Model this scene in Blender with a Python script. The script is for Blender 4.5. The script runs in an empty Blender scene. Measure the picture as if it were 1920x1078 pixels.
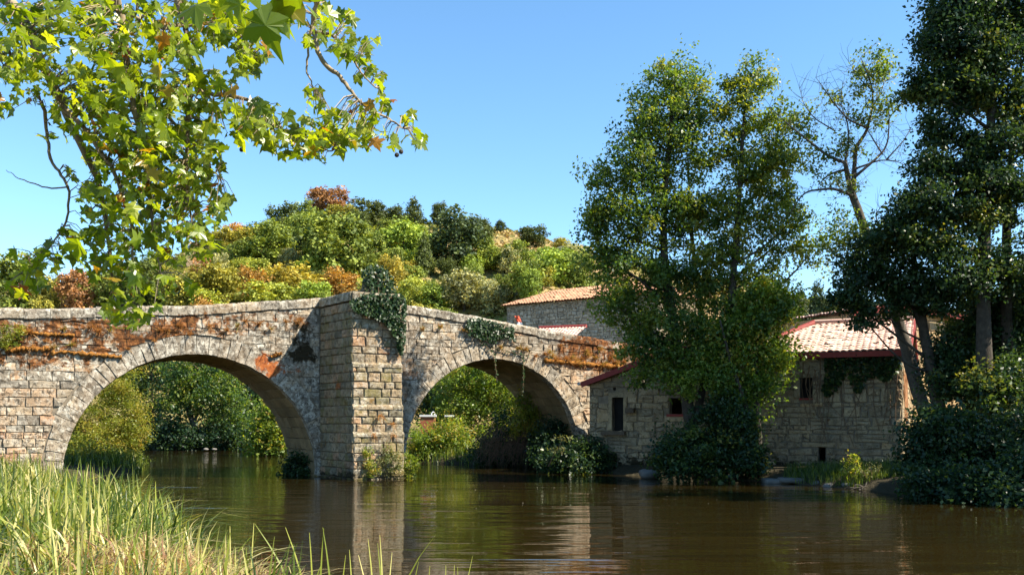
import bpy, math
import numpy as np
from mathutils import Vector

# ------------------------------------------------------------------ camera, sky, sun
F, HZ, H = 1800.0, 790.0, 2.14          # focal length and horizon row in photo pixels, eye height over the water
scene = bpy.context.scene
cam_d = bpy.data.cameras.new('camera')
cam = bpy.data.objects.new('camera', cam_d)
scene.collection.objects.link(cam)
cam.location = (0, 0, H)
cam.rotation_euler = (math.radians(90), 0, 0)
cam_d.sensor_width = 36.0
cam_d.lens = F / 1920.0 * 36.0
cam_d.shift_y = (HZ - 539.0) / 1920.0
cam_d.clip_start = 0.1
cam_d.clip_end = 6000
scene.camera = cam

SUN_EL, SUN_AZ = 45.0, -16.0               # azimuth measured from +X towards +Y
world = bpy.data.worlds.new('World')
scene.world = world
world.use_nodes = True
wn = world.node_tree.nodes
sky = wn.new('ShaderNodeTexSky')
sky.sky_type = 'NISHITA'
sky.sun_disc = False
sky.sun_elevation = math.radians(SUN_EL)
sky.sun_rotation = math.radians(90 - SUN_AZ)
sky.altitude = 1500
sky.air_density = 1.0
sky.dust_density = 0.0
sky.ozone_density = 2.4
bg = wn['Background']
bg.inputs['Strength'].default_value = 0.113
hsv = wn.new('ShaderNodeHueSaturation')          # the camera's richer blue
hsv.inputs['Hue'].default_value = 0.492
hsv.inputs['Saturation'].default_value = 1.12
world.node_tree.links.new(sky.outputs[0], hsv.inputs['Color'])
world.node_tree.links.new(hsv.outputs[0], bg.inputs['Color'])
sd = bpy.data.lights.new('sun', 'SUN')
sd.energy = 5.0
sd.angle = math.radians(0.53)
sd.color = (1.0, 0.91, 0.76)
sun = bpy.data.objects.new('sun', sd)
scene.collection.objects.link(sun)
SV = Vector((math.cos(math.radians(SUN_EL)) * math.cos(math.radians(SUN_AZ)),
             math.cos(math.radians(SUN_EL)) * math.sin(math.radians(SUN_AZ)),
             math.sin(math.radians(SUN_EL))))
sun.rotation_euler = SV.to_track_quat('Z', 'Y').to_euler()
sun.location = (30, 0, 40)
vs = scene.view_settings
vs.view_transform = 'Standard'
vs.look = 'None'
vs.gamma = 1.0
vs.exposure = 1.38
scene.cycles.use_denoising = True
scene.cycles.max_bounces = 8
scene.cycles.diffuse_bounces = 3
scene.cycles.transmission_bounces = 4
scene.cycles.caustics_reflective = False
scene.cycles.caustics_refractive = False

# ------------------------------------------------------------------ helpers
ORG = {}
def rg(seed): return np.random.default_rng(seed)

def P(px, py, Y):
    return np.array([(px - 960.0) / F * Y, Y, H + (HZ - py) / F * Y])

def props(o, label=None, cat=None, group=None, kind=None):
    if label: o['label'] = label
    if cat: o['category'] = cat
    if group: o['group'] = group
    if kind: o['kind'] = kind
    return o

def thing(name, loc, label, cat, group=None):
    o = bpy.data.objects.new(name, None)
    scene.collection.objects.link(o)
    o.location = tuple(float(c) for c in loc)
    o.empty_display_size = 0.2
    ORG[o.name] = np.array(loc, float)
    return props(o, label, cat, group)

def mesh_data(name, V, Fc, mat, attrs=None, smooth=False):
    me = bpy.data.meshes.new(name)
    V = np.ascontiguousarray(V, dtype=np.float32)
    if isinstance(Fc, np.ndarray):
        m, k = Fc.shape
        me.vertices.add(len(V)); me.vertices.foreach_set('co', V.ravel())
        me.loops.add(m * k); me.loops.foreach_set('vertex_index', Fc.astype(np.int32).ravel())
        me.polygons.add(m); me.polygons.foreach_set('loop_start', np.arange(0, m * k, k, dtype=np.int32))
        me.update(calc_edges=True)
    else:
        me.from_pydata(V.tolist(), [], [tuple(int(i) for i in f) for f in Fc])
        me.update()
    if attrs:
        for k_, a in attrs.items():
            at = me.attributes.new(k_, 'FLOAT', 'POINT')
            at.data.foreach_set('value', np.ascontiguousarray(a, dtype=np.float32))
    if mat: me.materials.append(mat)
    if smooth: me.polygons.foreach_set('use_smooth', np.ones(len(me.polygons), dtype=bool))
    return me

def mk(name, V, Fc, mat, parent=None, attrs=None, smooth=False, label=None, cat=None, group=None, kind=None):
    V = np.asarray(V, float)
    if parent is None:
        org = np.array([V[:, 0].mean(), V[:, 1].mean(), V[:, 2].min()])
    else:
        org = ORG[parent.name]
    me = mesh_data(name, V - org, Fc, mat, attrs, smooth)
    o = bpy.data.objects.new(name, me)
    scene.collection.objects.link(o)
    if parent is None:
        o.location = org
    else:
        o.parent = parent
    ORG[o.name] = org
    return props(o, label, cat, group, kind)

class MB:
    """collects pieces into one mesh"""
    def __init__(self): self.V = []; self.F = []; self.n = 0; self.A = {}
    def add(self, V, Fc, **attrs):
        V = np.asarray(V, float)
        self.V.append(V)
        n = self.n
        self.F.extend([tuple(int(i) + n for i in f) for f in Fc])
        for k, a in attrs.items():
            self.A.setdefault(k, []).append(np.full(len(V), a) if np.isscalar(a) else np.asarray(a))
        self.n += len(V)
    def build(self, name, mat, parent=None, **kw):
        if not self.V: return None
        at = {k: np.concatenate(v) for k, v in self.A.items()} or None
        return mk(name, np.concatenate(self.V), self.F, mat, parent, attrs=at, **kw)

BOXF = [(0, 1, 3, 2), (4, 6, 7, 5), (0, 4, 5, 1), (2, 3, 7, 6), (0, 2, 6, 4), (1, 5, 7, 3)]
def boxv(O, u, v, w, a, b, c):
    """box spanned by three axes with (lo, hi) ranges"""
    O = np.asarray(O, float)
    return [O + u * x + v * y + w * z for x in a for y in b for z in c]

def tube(pts, rad, sides=6, jitter=0, r=None):
    pts = np.asarray(pts, float); n = len(pts)
    rad = np.interp(np.linspace(0, 1, n), np.linspace(0, 1, len(rad)), rad) if not np.isscalar(rad) else np.full(n, rad)
    T = np.gradient(pts, axis=0)
    T /= np.linalg.norm(T, axis=1)[:, None] + 1e-9
    ref = np.array([0.31, 0.87, 0.22])
    A = np.cross(T, ref); A /= np.linalg.norm(A, axis=1)[:, None] + 1e-9
    B = np.cross(T, A)
    th = np.linspace(0, 2 * np.pi, sides, endpoint=False)
    V = pts[:, None, :] + rad[:, None, None] * (np.cos(th)[None, :, None] * A[:, None, :] + np.sin(th)[None, :, None] * B[:, None, :])
    if jitter: V = V + r.normal(0, jitter, V.shape) * rad[:, None, None]
    V = V.reshape(-1, 3)
    Fc = []
    for i in range(n - 1):
        for j in range(sides):
            a = i * sides + j; b = i * sides + (j + 1) % sides
            Fc.append((a, b, b + sides, a + sides))
    Fc.append(tuple(range(sides - 1, -1, -1)))
    Fc.append(tuple(range((n - 1) * sides, n * sides)))
    return V, Fc

def smooth_path(pts, n):
    pts = np.asarray(pts, float)
    d = np.r_[0, np.cumsum(np.linalg.norm(np.diff(pts, axis=0), axis=1))]
    t = np.linspace(0, d[-1], n)
    q = np.stack([np.interp(t, d, pts[:, i]) for i in range(3)], 1)
    for _ in range(2):
        q[1:-1] = (q[:-2] + 2 * q[1:-1] + q[2:]) / 4
    return q

# ------------------------------------------------------------------ materials
def new_mat(name):
    m = bpy.data.materials.new(name); m.use_nodes = True
    nt = m.node_tree; nt.nodes.clear()
    return m, nt
def nd(nt, t, **kw):
    n = nt.nodes.new(t)
    for k, v in kw.items():
        if k in n.inputs: n.inputs[k].default_value = v
        else: setattr(n, k, v)
    return n
def ln(nt, a, b): nt.links.new(a, b)
def ramp(nt, fac, stops, interp='LINEAR'):
    r = nt.nodes.new('ShaderNodeValToRGB'); e = r.color_ramp.elements
    r.color_ramp.interpolation = interp
    while len(e) < len(stops): e.new(0.5)
    for el, (p, c) in zip(e, stops):
        el.position = p; el.color = (c[0], c[1], c[2], 1) if not np.isscalar(c) else (c, c, c, 1)
    ln(nt, fac, r.inputs[0]); return r.outputs[0]
def noise(nt, vec, scale, detail=4, rough=0.55, dist=0.0):
    n = nd(nt, 'ShaderNodeTexNoise', Scale=scale, Detail=detail, Roughness=rough, Distortion=dist)
    ln(nt, vec, n.inputs['Vector']); return n.outputs[0]
def attr(nt, name):
    n = nt.nodes.new('ShaderNodeAttribute'); n.attribute_name = name; return n.outputs['Fac']
def math_(nt, op, a, b=None, c=None, clamp=False):
    n = nt.nodes.new('ShaderNodeMath'); n.operation = op; n.use_clamp = clamp
    for i, v in enumerate((a, b, c)):
        if v is None: continue
        if np.isscalar(v): n.inputs[i].default_value = v
        else: ln(nt, v, n.inputs[i])
    return n.outputs[0]
def mixc(nt, fac, a, b, mode='MIX'):
    n = nt.nodes.new('ShaderNodeMix'); n.data_type = 'RGBA'; n.blend_type = mode
    for s, v in ((n.inputs[0], fac), (n.inputs[6], a), (n.inputs[7], b)):
        if hasattr(v, 'is_linked') or hasattr(v, 'links'): ln(nt, v, s)
        elif np.isscalar(v): s.default_value = v
        else: s.default_value = (v[0], v[1], v[2], 1)
    return n.outputs[2]
def pos(nt): return nt.nodes.new('ShaderNodeNewGeometry').outputs['Position']
def scaled(nt, vec, s, rot=(0, 0, 0)):
    m = nt.nodes.new('ShaderNodeMapping'); m.inputs['Scale'].default_value = s; m.inputs['Rotation'].default_value = rot
    ln(nt, vec, m.inputs['Vector']); return m.outputs[0]
def bump(nt, h, strength, dist):
    b = nd(nt, 'ShaderNodeBump', Strength=strength, Distance=dist); ln(nt, h, b.inputs['Height']); return b.outputs[0]
def finish(nt, bsdf):
    o = nt.nodes.new('ShaderNodeOutputMaterial'); ln(nt, bsdf, o.inputs['Surface'])

def simple_mat(name, col, rough=0.8, var=0.25, scale=6.0, bmp=0.0, spec=0.3):
    m, nt = new_mat(name); p = pos(nt)
    n = noise(nt, p, scale, 5)
    c = ramp(nt, n, [(0.25, tuple(np.array(col) * (1 - var))), (0.75, tuple(np.array(col) * (1 + var)))])
    b = nd(nt, 'ShaderNodeBsdfPrincipled', Roughness=rough); b.inputs['Specular IOR Level'].default_value = spec
    ln(nt, c, b.inputs['Base Color'])
    if bmp: ln(nt, bump(nt, noise(nt, p, scale * 4, 4), bmp, 0.02), b.inputs['Normal'])
    finish(nt, b.outputs[0]); return m

def stone_mat(name, stops, lichen=0.5, grain=22.0, bmp=0.5, dirt=0.5):
    """granite; the attributes tint, moss, rust and dark come from the stones"""
    m, nt = new_mat(name); p = pos(nt)
    base = mixc(nt, 1.0, ramp(nt, attr(nt, 'tint'), stops), (1.03, 0.98, 0.90), 'MULTIPLY')
    big = noise(nt, p, 1.3, 5)
    base = mixc(nt, 1.0, base, ramp(nt, big, [(0.3, 0.72), (0.7, 1.22)]), 'MULTIPLY')
    gr = noise(nt, p, grain * 2.2, 3, 0.7)
    base = mixc(nt, 1.0, base, ramp(nt, gr, [(0.3, 0.68), (0.7, 1.28)]), 'MULTIPLY')
    # pale lichen crusts and dark specks
    li = noise(nt, p, 4.5, 8, 0.78)
    lm = ramp(nt, li, [(0.49, 0.0), (0.56, 1.0)])
    lf = math_(nt, 'MULTIPLY', lm, math_(nt, 'MULTIPLY', attr(nt, 'lich'), lichen, clamp=True))
    base = mixc(nt, lf, base, (0.50, 0.455, 0.37))
    dk = noise(nt, scaled(nt, p, (1.7, 1.7, 1.3)), 4.5, 8, 0.8)
    df = math_(nt, 'MULTIPLY', ramp(nt, dk, [(0.51, 0.0), (0.57, 1.0)]), dirt)
    base = mixc(nt, df, base, (0.062, 0.05, 0.036))
    st = ramp(nt, noise(nt, scaled(nt, p, (1, 1, 0.6)), 0.9, 7, 0.65), [(0.48, 0.0), (0.70, 0.42)])
    base = mixc(nt, st, base, (0.26, 0.165, 0.085))
    # moss, orange lichen, black crust
    mn = noise(nt, p, 1.9, 9, 0.78)
    def mask(a, lo=0.12):
        s = math_(nt, 'ADD', math_(nt, 'MULTIPLY', attr(nt, a), 0.34), math_(nt, 'MULTIPLY', math_(nt, 'SUBTRACT', mn, 0.5), 1.9))
        return ramp(nt, s, [(0.24, 0.0), (0.24 + lo, 1.0)])
    mc = ramp(nt, noise(nt, p, 6, 8, 0.8), [(0.38, (0.022, 0.014, 0.009)), (0.47, (0.075, 0.032, 0.012)), (0.55, (0.20, 0.075, 0.022)), (0.68, (0.36, 0.19, 0.075))])
    base = mixc(nt, mask('moss'), base, mc)
    rc = ramp(nt, noise(nt, p, 9, 5), [(0.35, (0.20, 0.05, 0.016)), (0.65, (0.40, 0.13, 0.035))])
    base = mixc(nt, mask('rust', 0.08), base, rc)
    base = mixc(nt, mask('dark', 0.10), base, (0.032, 0.024, 0.012))
    gc = ramp(nt, noise(nt, p, 8, 4), [(0.3, (0.10, 0.085, 0.025)), (0.7, (0.22, 0.19, 0.07))])
    base = mixc(nt, math_(nt, 'MULTIPLY', mask('green', 0.3), 0.75), base, gc)
    b = nd(nt, 'ShaderNodeBsdfPrincipled', Roughness=0.93); b.inputs['Specular IOR Level'].default_value = 0.2
    ln(nt, base, b.inputs['Base Color'])
    hgt = math_(nt, 'ADD', math_(nt, 'MULTIPLY', noise(nt, p, grain * 0.4, 6, 0.65), 1.0), math_(nt, 'MULTIPLY', noise(nt, p, grain * 1.6, 3), 0.35))
    ln(nt, bump(nt, hgt, bmp, 0.07), b.inputs['Normal'])
    finish(nt, b.outputs[0]); return m

def leaf_mat(name, stops, trans=0.38, rough=0.42, spec=0.45, use_obj=False, tcol=(1.25, 1.15, 0.42)):
    m, nt = new_mat(name)
    c = ramp(nt, attr(nt, 'tint'), stops)
    if use_obj:
        oi = nt.nodes.new('ShaderNodeObjectInfo')
        c = mixc(nt, 1.0, c, oi.outputs['Color'], 'MULTIPLY')
    b = nd(nt, 'ShaderNodeBsdfPrincipled', Roughness=rough); b.inputs['Specular IOR Level'].default_value = spec
    ln(nt, c, b.inputs['Base Color'])
    t = nt.nodes.new('ShaderNodeBsdfTranslucent')
    ln(nt, mixc(nt, 1.0, c, tcol, 'MULTIPLY'), t.inputs['Color'])
    mx = nd(nt, 'ShaderNodeMixShader', Fac=trans)
    ln(nt, b.outputs[0], mx.inputs[1]); ln(nt, t.outputs[0], mx.inputs[2])
    finish(nt, mx.outputs[0]); return m

M = {}
M['bridge'] = stone_mat('bridge_granite', [(0.0, (0.20, 0.185, 0.16)), (0.3, (0.28, 0.25, 0.205)), (0.55, (0.36, 0.295, 0.215)), (0.8, (0.42, 0.285, 0.185)), (1.0, (0.36, 0.21, 0.13))], 0.95, dirt=0.9)
M['pier'] = stone_mat('pier_granite', [(0.0, (0.15, 0.138, 0.10)), (0.35, (0.235, 0.205, 0.14)), (0.7, (0.315, 0.245, 0.16)), (1.0, (0.38, 0.23, 0.14))], 0.6, dirt=0.8)
M['vault'] = stone_mat('vault_granite', [(0.0, (0.19, 0.14, 0.07)), (0.5, (0.25, 0.185, 0.10)), (1.0, (0.30, 0.225, 0.125))], 0.2, dirt=0.22, bmp=0.35)
M['mortar'] = simple_mat('earth_mortar', (0.19, 0.155, 0.11), 0.95, 0.45, 5, 0.3)
M['mill'] = stone_mat('mill_granite', [(0.0, (0.21, 0.175, 0.12)), (0.4, (0.31, 0.255, 0.17)), (0.75, (0.38, 0.305, 0.195)), (1.0, (0.42, 0.31, 0.18))], 0.4, dirt=0.5)
M['barn'] = stone_mat('barn_granite', [(0.0, (0.40, 0.35, 0.29)), (0.5, (0.48, 0.42, 0.34)), (1.0, (0.54, 0.44, 0.34))], 0.5, dirt=0.35)
M['tan'] = stone_mat('tan_granite', [(0.0, (0.42, 0.33, 0.20)), (0.5, (0.50, 0.37, 0.22)), (1.0, (0.54, 0.37, 0.19))], 0.2, dirt=0.15)
M['red'] = simple_mat('red_painted_board', (0.25, 0.04, 0.033), 0.7, 0.25, 9)
M['dark'] = simple_mat('dark_interior', (0.012, 0.011, 0.010), 0.95, 0.3, 3)
M['wood'] = simple_mat('weathered_wood', (0.10, 0.075, 0.05), 0.85, 0.35, 8, 0.3)
M['bark'] = simple_mat('alder_bark', (0.055, 0.045, 0.034), 0.95, 0.5, 7, 0.8)
M['bark2'] = simple_mat('pale_bark', (0.095, 0.082, 0.066), 0.9, 0.45, 9, 0.6)
M['planebark'] = simple_mat('plane_bark', (0.26, 0.20, 0.12), 0.85, 0.45, 5, 0.4)
M['twig'] = simple_mat('dry_twig', (0.16, 0.10, 0.06), 0.9, 0.4, 9)
M['rock'] = simple_mat('river_rock', (0.14, 0.13, 0.115), 0.8, 0.35, 4, 0.6)
M['white'] = simple_mat('white_paint', (0.75, 0.75, 0.74), 0.6, 0.08, 3)
M['moss'] = simple_mat('dry_moss', (0.27, 0.12, 0.03), 1.0, 0.6, 14, 1.0, 0.05)
M['metal'] = simple_mat('dull_steel', (0.35, 0.35, 0.35), 0.5, 0.1, 3)

def tile_mat(name, a, b):
    m, nt = new_mat(name); p = pos(nt)
    c = mixc(nt, noise(nt, p, 2.2, 4), a, b)
    c = mixc(nt, 1.0, c, ramp(nt, attr(nt, 'tint'), [(0, 0.84), (1, 1.08)]), 'MULTIPLY')
    c = mixc(nt, ramp(nt, noise(nt, p, 6, 6, 0.7), [(0.52, 0.0), (0.72, 0.6)]), c, (0.22, 0.15, 0.10))
    bs = nd(nt, 'ShaderNodeBsdfPrincipled', Roughness=0.75); ln(nt, c, bs.inputs['Base Color'])
    finish(nt, bs.outputs[0]); return m
M['tile'] = tile_mat('pale_terracotta', (0.60, 0.37, 0.29), (0.66, 0.44, 0.35))
M['tile2'] = tile_mat('old_terracotta', (0.48, 0.22, 0.11), (0.55, 0.30, 0.17))

G = lambda *s: list(s)
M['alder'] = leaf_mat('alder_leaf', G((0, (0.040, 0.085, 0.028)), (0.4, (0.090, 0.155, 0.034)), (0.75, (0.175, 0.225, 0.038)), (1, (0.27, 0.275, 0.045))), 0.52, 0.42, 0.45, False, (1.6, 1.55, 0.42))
M['alder_dark'] = leaf_mat('shaded_alder_leaf', G((0, (0.020, 0.050, 0.024)), (0.5, (0.045, 0.088, 0.030)), (0.85, (0.12, 0.17, 0.034)), (1, (0.19, 0.19, 0.035))), 0.45, 0.42, 0.4)  # darker copy of the alder leaf, shade put into its colour
M['lit'] = leaf_mat('sunlit_leaf', G((0, (0.07, 0.13, 0.025)), (0.5, (0.16, 0.24, 0.035)), (0.85, (0.27, 0.32, 0.05)), (1, (0.36, 0.28, 0.06))), 0.5, 0.42, 0.45, False, (1.5, 1.4, 0.4))  # brighter leaf copy for sunlit bushes, sunlight put into its colour
M['willow'] = leaf_mat('willow_leaf', G((0, (0.10, 0.15, 0.02)), (0.45, (0.22, 0.26, 0.03)), (0.8, (0.35, 0.31, 0.05)), (1, (0.42, 0.27, 0.05))), 0.5)
M['hill'] = leaf_mat('hill_leaf', G((0, (0.34, 0.38, 0.42)), (0.55, (0.95, 0.97, 0.95)), (1, (1.65, 1.5, 1.1))), 0.25, 0.6, 0.25, True)
M['plane'] = leaf_mat('plane_leaf', G((0, (0.08, 0.13, 0.014)), (0.5, (0.19, 0.25, 0.02)), (0.86, (0.33, 0.36, 0.035)), (0.93, (0.34, 0.25, 0.03)), (0.97, (0.34, 0.13, 0.02)), (1, (0.22, 0.06, 0.02))), 0.56, 0.32, 0.5, False, (1.9, 1.8, 0.3))
M['ivy'] = leaf_mat('ivy_leaf', G((0, (0.012, 0.035, 0.010)), (0.7, (0.028, 0.06, 0.014)), (1, (0.07, 0.10, 0.02))), 0.2, 0.42, 0.4)
M['grass'] = leaf_mat('river_grass', G((0, (0.03, 0.06, 0.008)), (0.35, (0.115, 0.165, 0.02)), (0.62, (0.31, 0.325, 0.055)), (0.86, (0.62, 0.55, 0.22)), (1, (0.28, 0.15, 0.08))), 0.38, 0.4, 0.4, False, (1.3, 1.25, 0.5))
M['straw'] = leaf_mat('dry_straw', G((0, (0.30, 0.14, 0.04)), (0.5, (0.45, 0.23, 0.08)), (0.85, (0.50, 0.33, 0.12)), (1, (0.22, 0.24, 0.03))), 0.3, 0.6, 0.2, False, (1.2, 1.0, 0.6))
M['pale'] = leaf_mat('pale_weed', G((0, (0.12, 0.16, 0.05)), (0.6, (0.24, 0.25, 0.10)), (1, (0.36, 0.28, 0.13))), 0.4)

def ground_mat():
    m, nt = new_mat('ground_earth'); p = pos(nt)
    a = ramp(nt, noise(nt, p, 0.05, 6, 0.6), [(0.35, (0.12, 0.14, 0.035)), (0.5, (0.28, 0.22, 0.08)), (0.65, (0.42, 0.28, 0.14))])
    b = ramp(nt, noise(nt, p, 1.2, 6, 0.7), [(0.3, 0.5), (0.7, 1.3)])
    c = mixc(nt, 1.0, a, b, 'MULTIPLY')
    # bare dark earth and silt on the low river banks
    sx = nt.nodes.new('ShaderNodeSeparateXYZ'); ln(nt, p, sx.inputs[0])
    c = mixc(nt, ramp(nt, math_(nt, 'DIVIDE', sx.outputs[2], 4.0, clamp=True), [(0.10, 1.0), (0.6, 0.0)]), c, (0.05, 0.042, 0.024))
    bs = nd(nt, 'ShaderNodeBsdfPrincipled', Roughness=0.95); bs.inputs['Specular IOR Level'].default_value = 0.15
    ln(nt, c, bs.inputs['Base Color'])
    ln(nt, bump(nt, noise(nt, p, 2.5, 6, 0.7), 0.8, 0.25), bs.inputs['Normal'])
    finish(nt, bs.outputs[0]); return m
M['ground'] = ground_mat()

def water_mat():
    m, nt = new_mat('river_water'); p = pos(nt)
    bs = nd(nt, 'ShaderNodeBsdfPrincipled', Roughness=0.025, IOR=1.333)
    c = mixc(nt, noise(nt, p, 0.25, 3), (0.013, 0.0088, 0.0022), (0.021, 0.0145, 0.0038))
    ln(nt, c, bs.inputs['Base Color'])
    bs.inputs['Specular IOR Level'].default_value = 0.5
    calm = ramp(nt, noise(nt, scaled(nt, p, (0.07, 0.16, 1)), 1.0, 3), [(0.38, 0.25), (0.62, 1.0)])
    n1 = noise(nt, scaled(nt, p, (0.16, 1.25, 1), (0, 0, 0.08)), 1.0, 3, 0.5, 0.4)
    n2 = noise(nt, scaled(nt, p, (0.7, 3.6, 1), (0, 0, -0.1)), 1.0, 3, 0.5, 0.3)
    h = math_(nt, 'ADD', math_(nt, 'MULTIPLY', n1, 1.0), math_(nt, 'MULTIPLY', n2, 0.20))
    h = math_(nt, 'MULTIPLY', h, calm)
    ln(nt, bump(nt, h, 0.44, 0.11), bs.inputs['Normal'])
    finish(nt, bs.outputs[0]); return m
M['water'] = water_mat()

# ------------------------------------------------------------------ terrain and river
BANK = np.array([(4, -60), (3.0, -6), (1.4, 2.5), (0.3, 5.0), (-0.8, 6.6), (-1.7, 7.6), (-2.7, 9.0), (-3.55, 11.5), (-4.9, 14.5),
    (-7.2, 19.5), (-11.4, 25), (-15.0, 31), (-15.2, 35), (-15.4, 40), (-19, 50), (-27, 60), (-42, 66), (-80, 72), (-80, 84), (-44, 77),
    (-28, 73), (-17, 70.5), (-13, 66), (-9.3, 58), (-6.0, 50.5), (-2.2, 47.5), (1.8, 46.0), (2.4, 43.3), (2.9, 40.6), (3.9, 38.6), (5.8, 36.9),
    (9.0, 33.7), (10.6, 30.3), (11.5, 26.5), (13.2, 24.0), (17, 19), (24, 10), (34, -10), (60, -60)], float)

def river_sd(X, Y):
    """distance to the water's edge, positive over the river"""
    d = np.full(X.shape, 1e9); ins = np.zeros(X.shape, bool)
    for (x0, y0), (x1, y1) in zip(BANK, np.roll(BANK, -1, 0)):
        ex, ey = x1 - x0, y1 - y0
        t = np.clip(((X - x0) * ex + (Y - y0) * ey) / (ex * ex + ey * ey), 0, 1)
        d = np.minimum(d, np.hypot(X - x0 - t * ex, Y - y0 - t * ey))
        c = ((y0 > Y) != (y1 > Y)) & (X < (x1 - x0) * (Y - y0) / (y1 - y0 + 1e-12) + x0)
        ins ^= c
    return np.where(ins, d, -d)

RY = 215.0
RID = np.array([(-900, 590), (-400, 565), (0, 548), (200, 535), (330, 505), (400, 462), (450, 446), (520, 430), (580, 412), (640, 398), (700, 408), (800, 416),
    (860, 424), (940, 434), (1000, 448), (1090, 472), (1200, 505), (1350, 535), (1500, 565), (1700, 590), (2000, 610), (2600, 640)], float)
def sstep(a, b, x):
    t = np.clip((x - a) / (b - a), 0, 1); return t * t * (3 - 2 * t)
def wob(X, Y):
    return (np.sin(X * 0.11 + 1.3) * np.cos(Y * 0.13 + 0.4) + 0.5 * np.sin(X * 0.27 + Y * 0.19) + 0.35 * np.sin(Y * 0.41 - X * 0.33 + 2))
def terrain(X, Y):
    X = np.asarray(X, float); Y = np.asarray(Y, float)
    s = river_sd(X, Y)
    d = np.maximum(-s, 0)
    z = np.where(s > 0, -np.minimum(1.3, 0.25 + 0.45 * s), -0.25 + 0.62 * (1 - np.exp(-d / 0.45)) + 0.035 * np.minimum(d, 30))
    right = sstep(-2, 4, X) * sstep(40, 48, Y)
    z = z + right * 5.2 * sstep(3, 34, d)
    left = sstep(-18, -30, X) * sstep(20, 32, Y)
    z = z + left * 2.6 * sstep(1, 16, d)
    hr = H + (HZ - np.interp(X * F / RY + 960, RID[:, 0], RID[:, 1])) / F * RY
    S = 0.75 * np.clip((Y - 92) / (RY - 92), 0, 1) + 0.25 * sstep(92, RY, Y)
    S = S * (1 - 0.6 * sstep(RY + 10, 420, Y))
    z = z * (1 - np.clip(S, 0, 1)) + np.where(s > 0, 0, hr * S)
    z = z + 0.55 * wob(X, Y) * sstep(80, 110, Y)
    # terraces on the sunny right shoulder
    tz = sstep(110, 130, Y) * sstep(-22, -12, X) * (1 - sstep(215, 230, Y))
    z = z + tz * 0.9 * np.tanh(3 * np.sin(z * 0.62 + 0.8))
    return z
def tz(x, y): return float(terrain(np.array([x]), np.array([y]))[0])

def grid_axis(lo, hi, step, far_lo, far_hi):
    a = list(np.arange(lo, hi + 1e-6, step)); s = step; x = hi
    while x < far_hi: s *= 1.13; x += s; a.append(x)
    s = step; x = lo
    while x > far_lo: s *= 1.25; x -= s; a.insert(0, x)
    return np.array(a)
gx = grid_axis(-46, 40, 0.7, -2500, 2500)
gy = grid_axis(-12, 84, 0.7, -400, 3500)
GX, GY = np.meshgrid(gx, gy)
GZ = terrain(GX, GY)
V = np.stack([GX, GY, GZ], -1).reshape(-1, 3)
nx, ny = len(gx), len(gy)
ii = (np.arange(ny - 1)[:, None] * nx + np.arange(nx - 1)[None, :]).ravel()
mk('ground', V, np.stack([ii, ii + 1, ii + nx + 1, ii + nx], 1), M['ground'], smooth=True, kind='structure',
   label='earth banks and grassy hillside around the river', cat='ground')
mk('river', [(-85, -60, 0), (62, -60, 0), (62, 90, 0), (-85, 90, 0)], [(0, 1, 2, 3)], M['water'], kind='structure',
   label='brown rippled river water under the bridge', cat='river')

# ------------------------------------------------------------------ stones
def clip(poly, nx_, ny_, d):
    out = []
    n = len(poly)
    for i in range(n):
        a, b = poly[i], poly[(i + 1) % n]
        da = nx_ * a[0] + ny_ * a[1] - d; db = nx_ * b[0] + ny_ * b[1] - d
        if da <= 0: out.append(a)
        if (da < 0 < db) or (db < 0 < da):
            t = da / (da - db); out.append((a[0] + t * (b[0] - a[0]), a[1] + t * (b[1] - a[1])))
    return out
def area(poly):
    p = np.array(poly); return 0.5 * np.sum(p[:, 0] * np.roll(p[:, 1], -1) - np.roll(p[:, 0], -1) * p[:, 1])
def inset(poly, g):
    out = list(poly); n = len(poly)
    for i in range(n):
        a, b = poly[i], poly[(i + 1) % n]
        ex, ey = b[0] - a[0], b[1] - a[1]; L = math.hypot(ex, ey)
        if L < 1e-6: continue
        nx_, ny_ = ey / L, -ex / L
        out = clip(out, nx_, ny_, nx_ * a[0] + ny_ * a[1] - g)
        if len(out) < 3: return []
    return out
class Frame:
    def __init__(s, O, u, w, m): s.O, s.u, s.w, s.m = map(lambda q: np.asarray(q, float), (O, u, w, m))
    def __call__(s, a, b, c):
        a, b, c = (np.asarray(q, float)[..., None] for q in (a, b, c))
        return s.O + a * s.u + b * s.w + c * s.m

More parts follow.
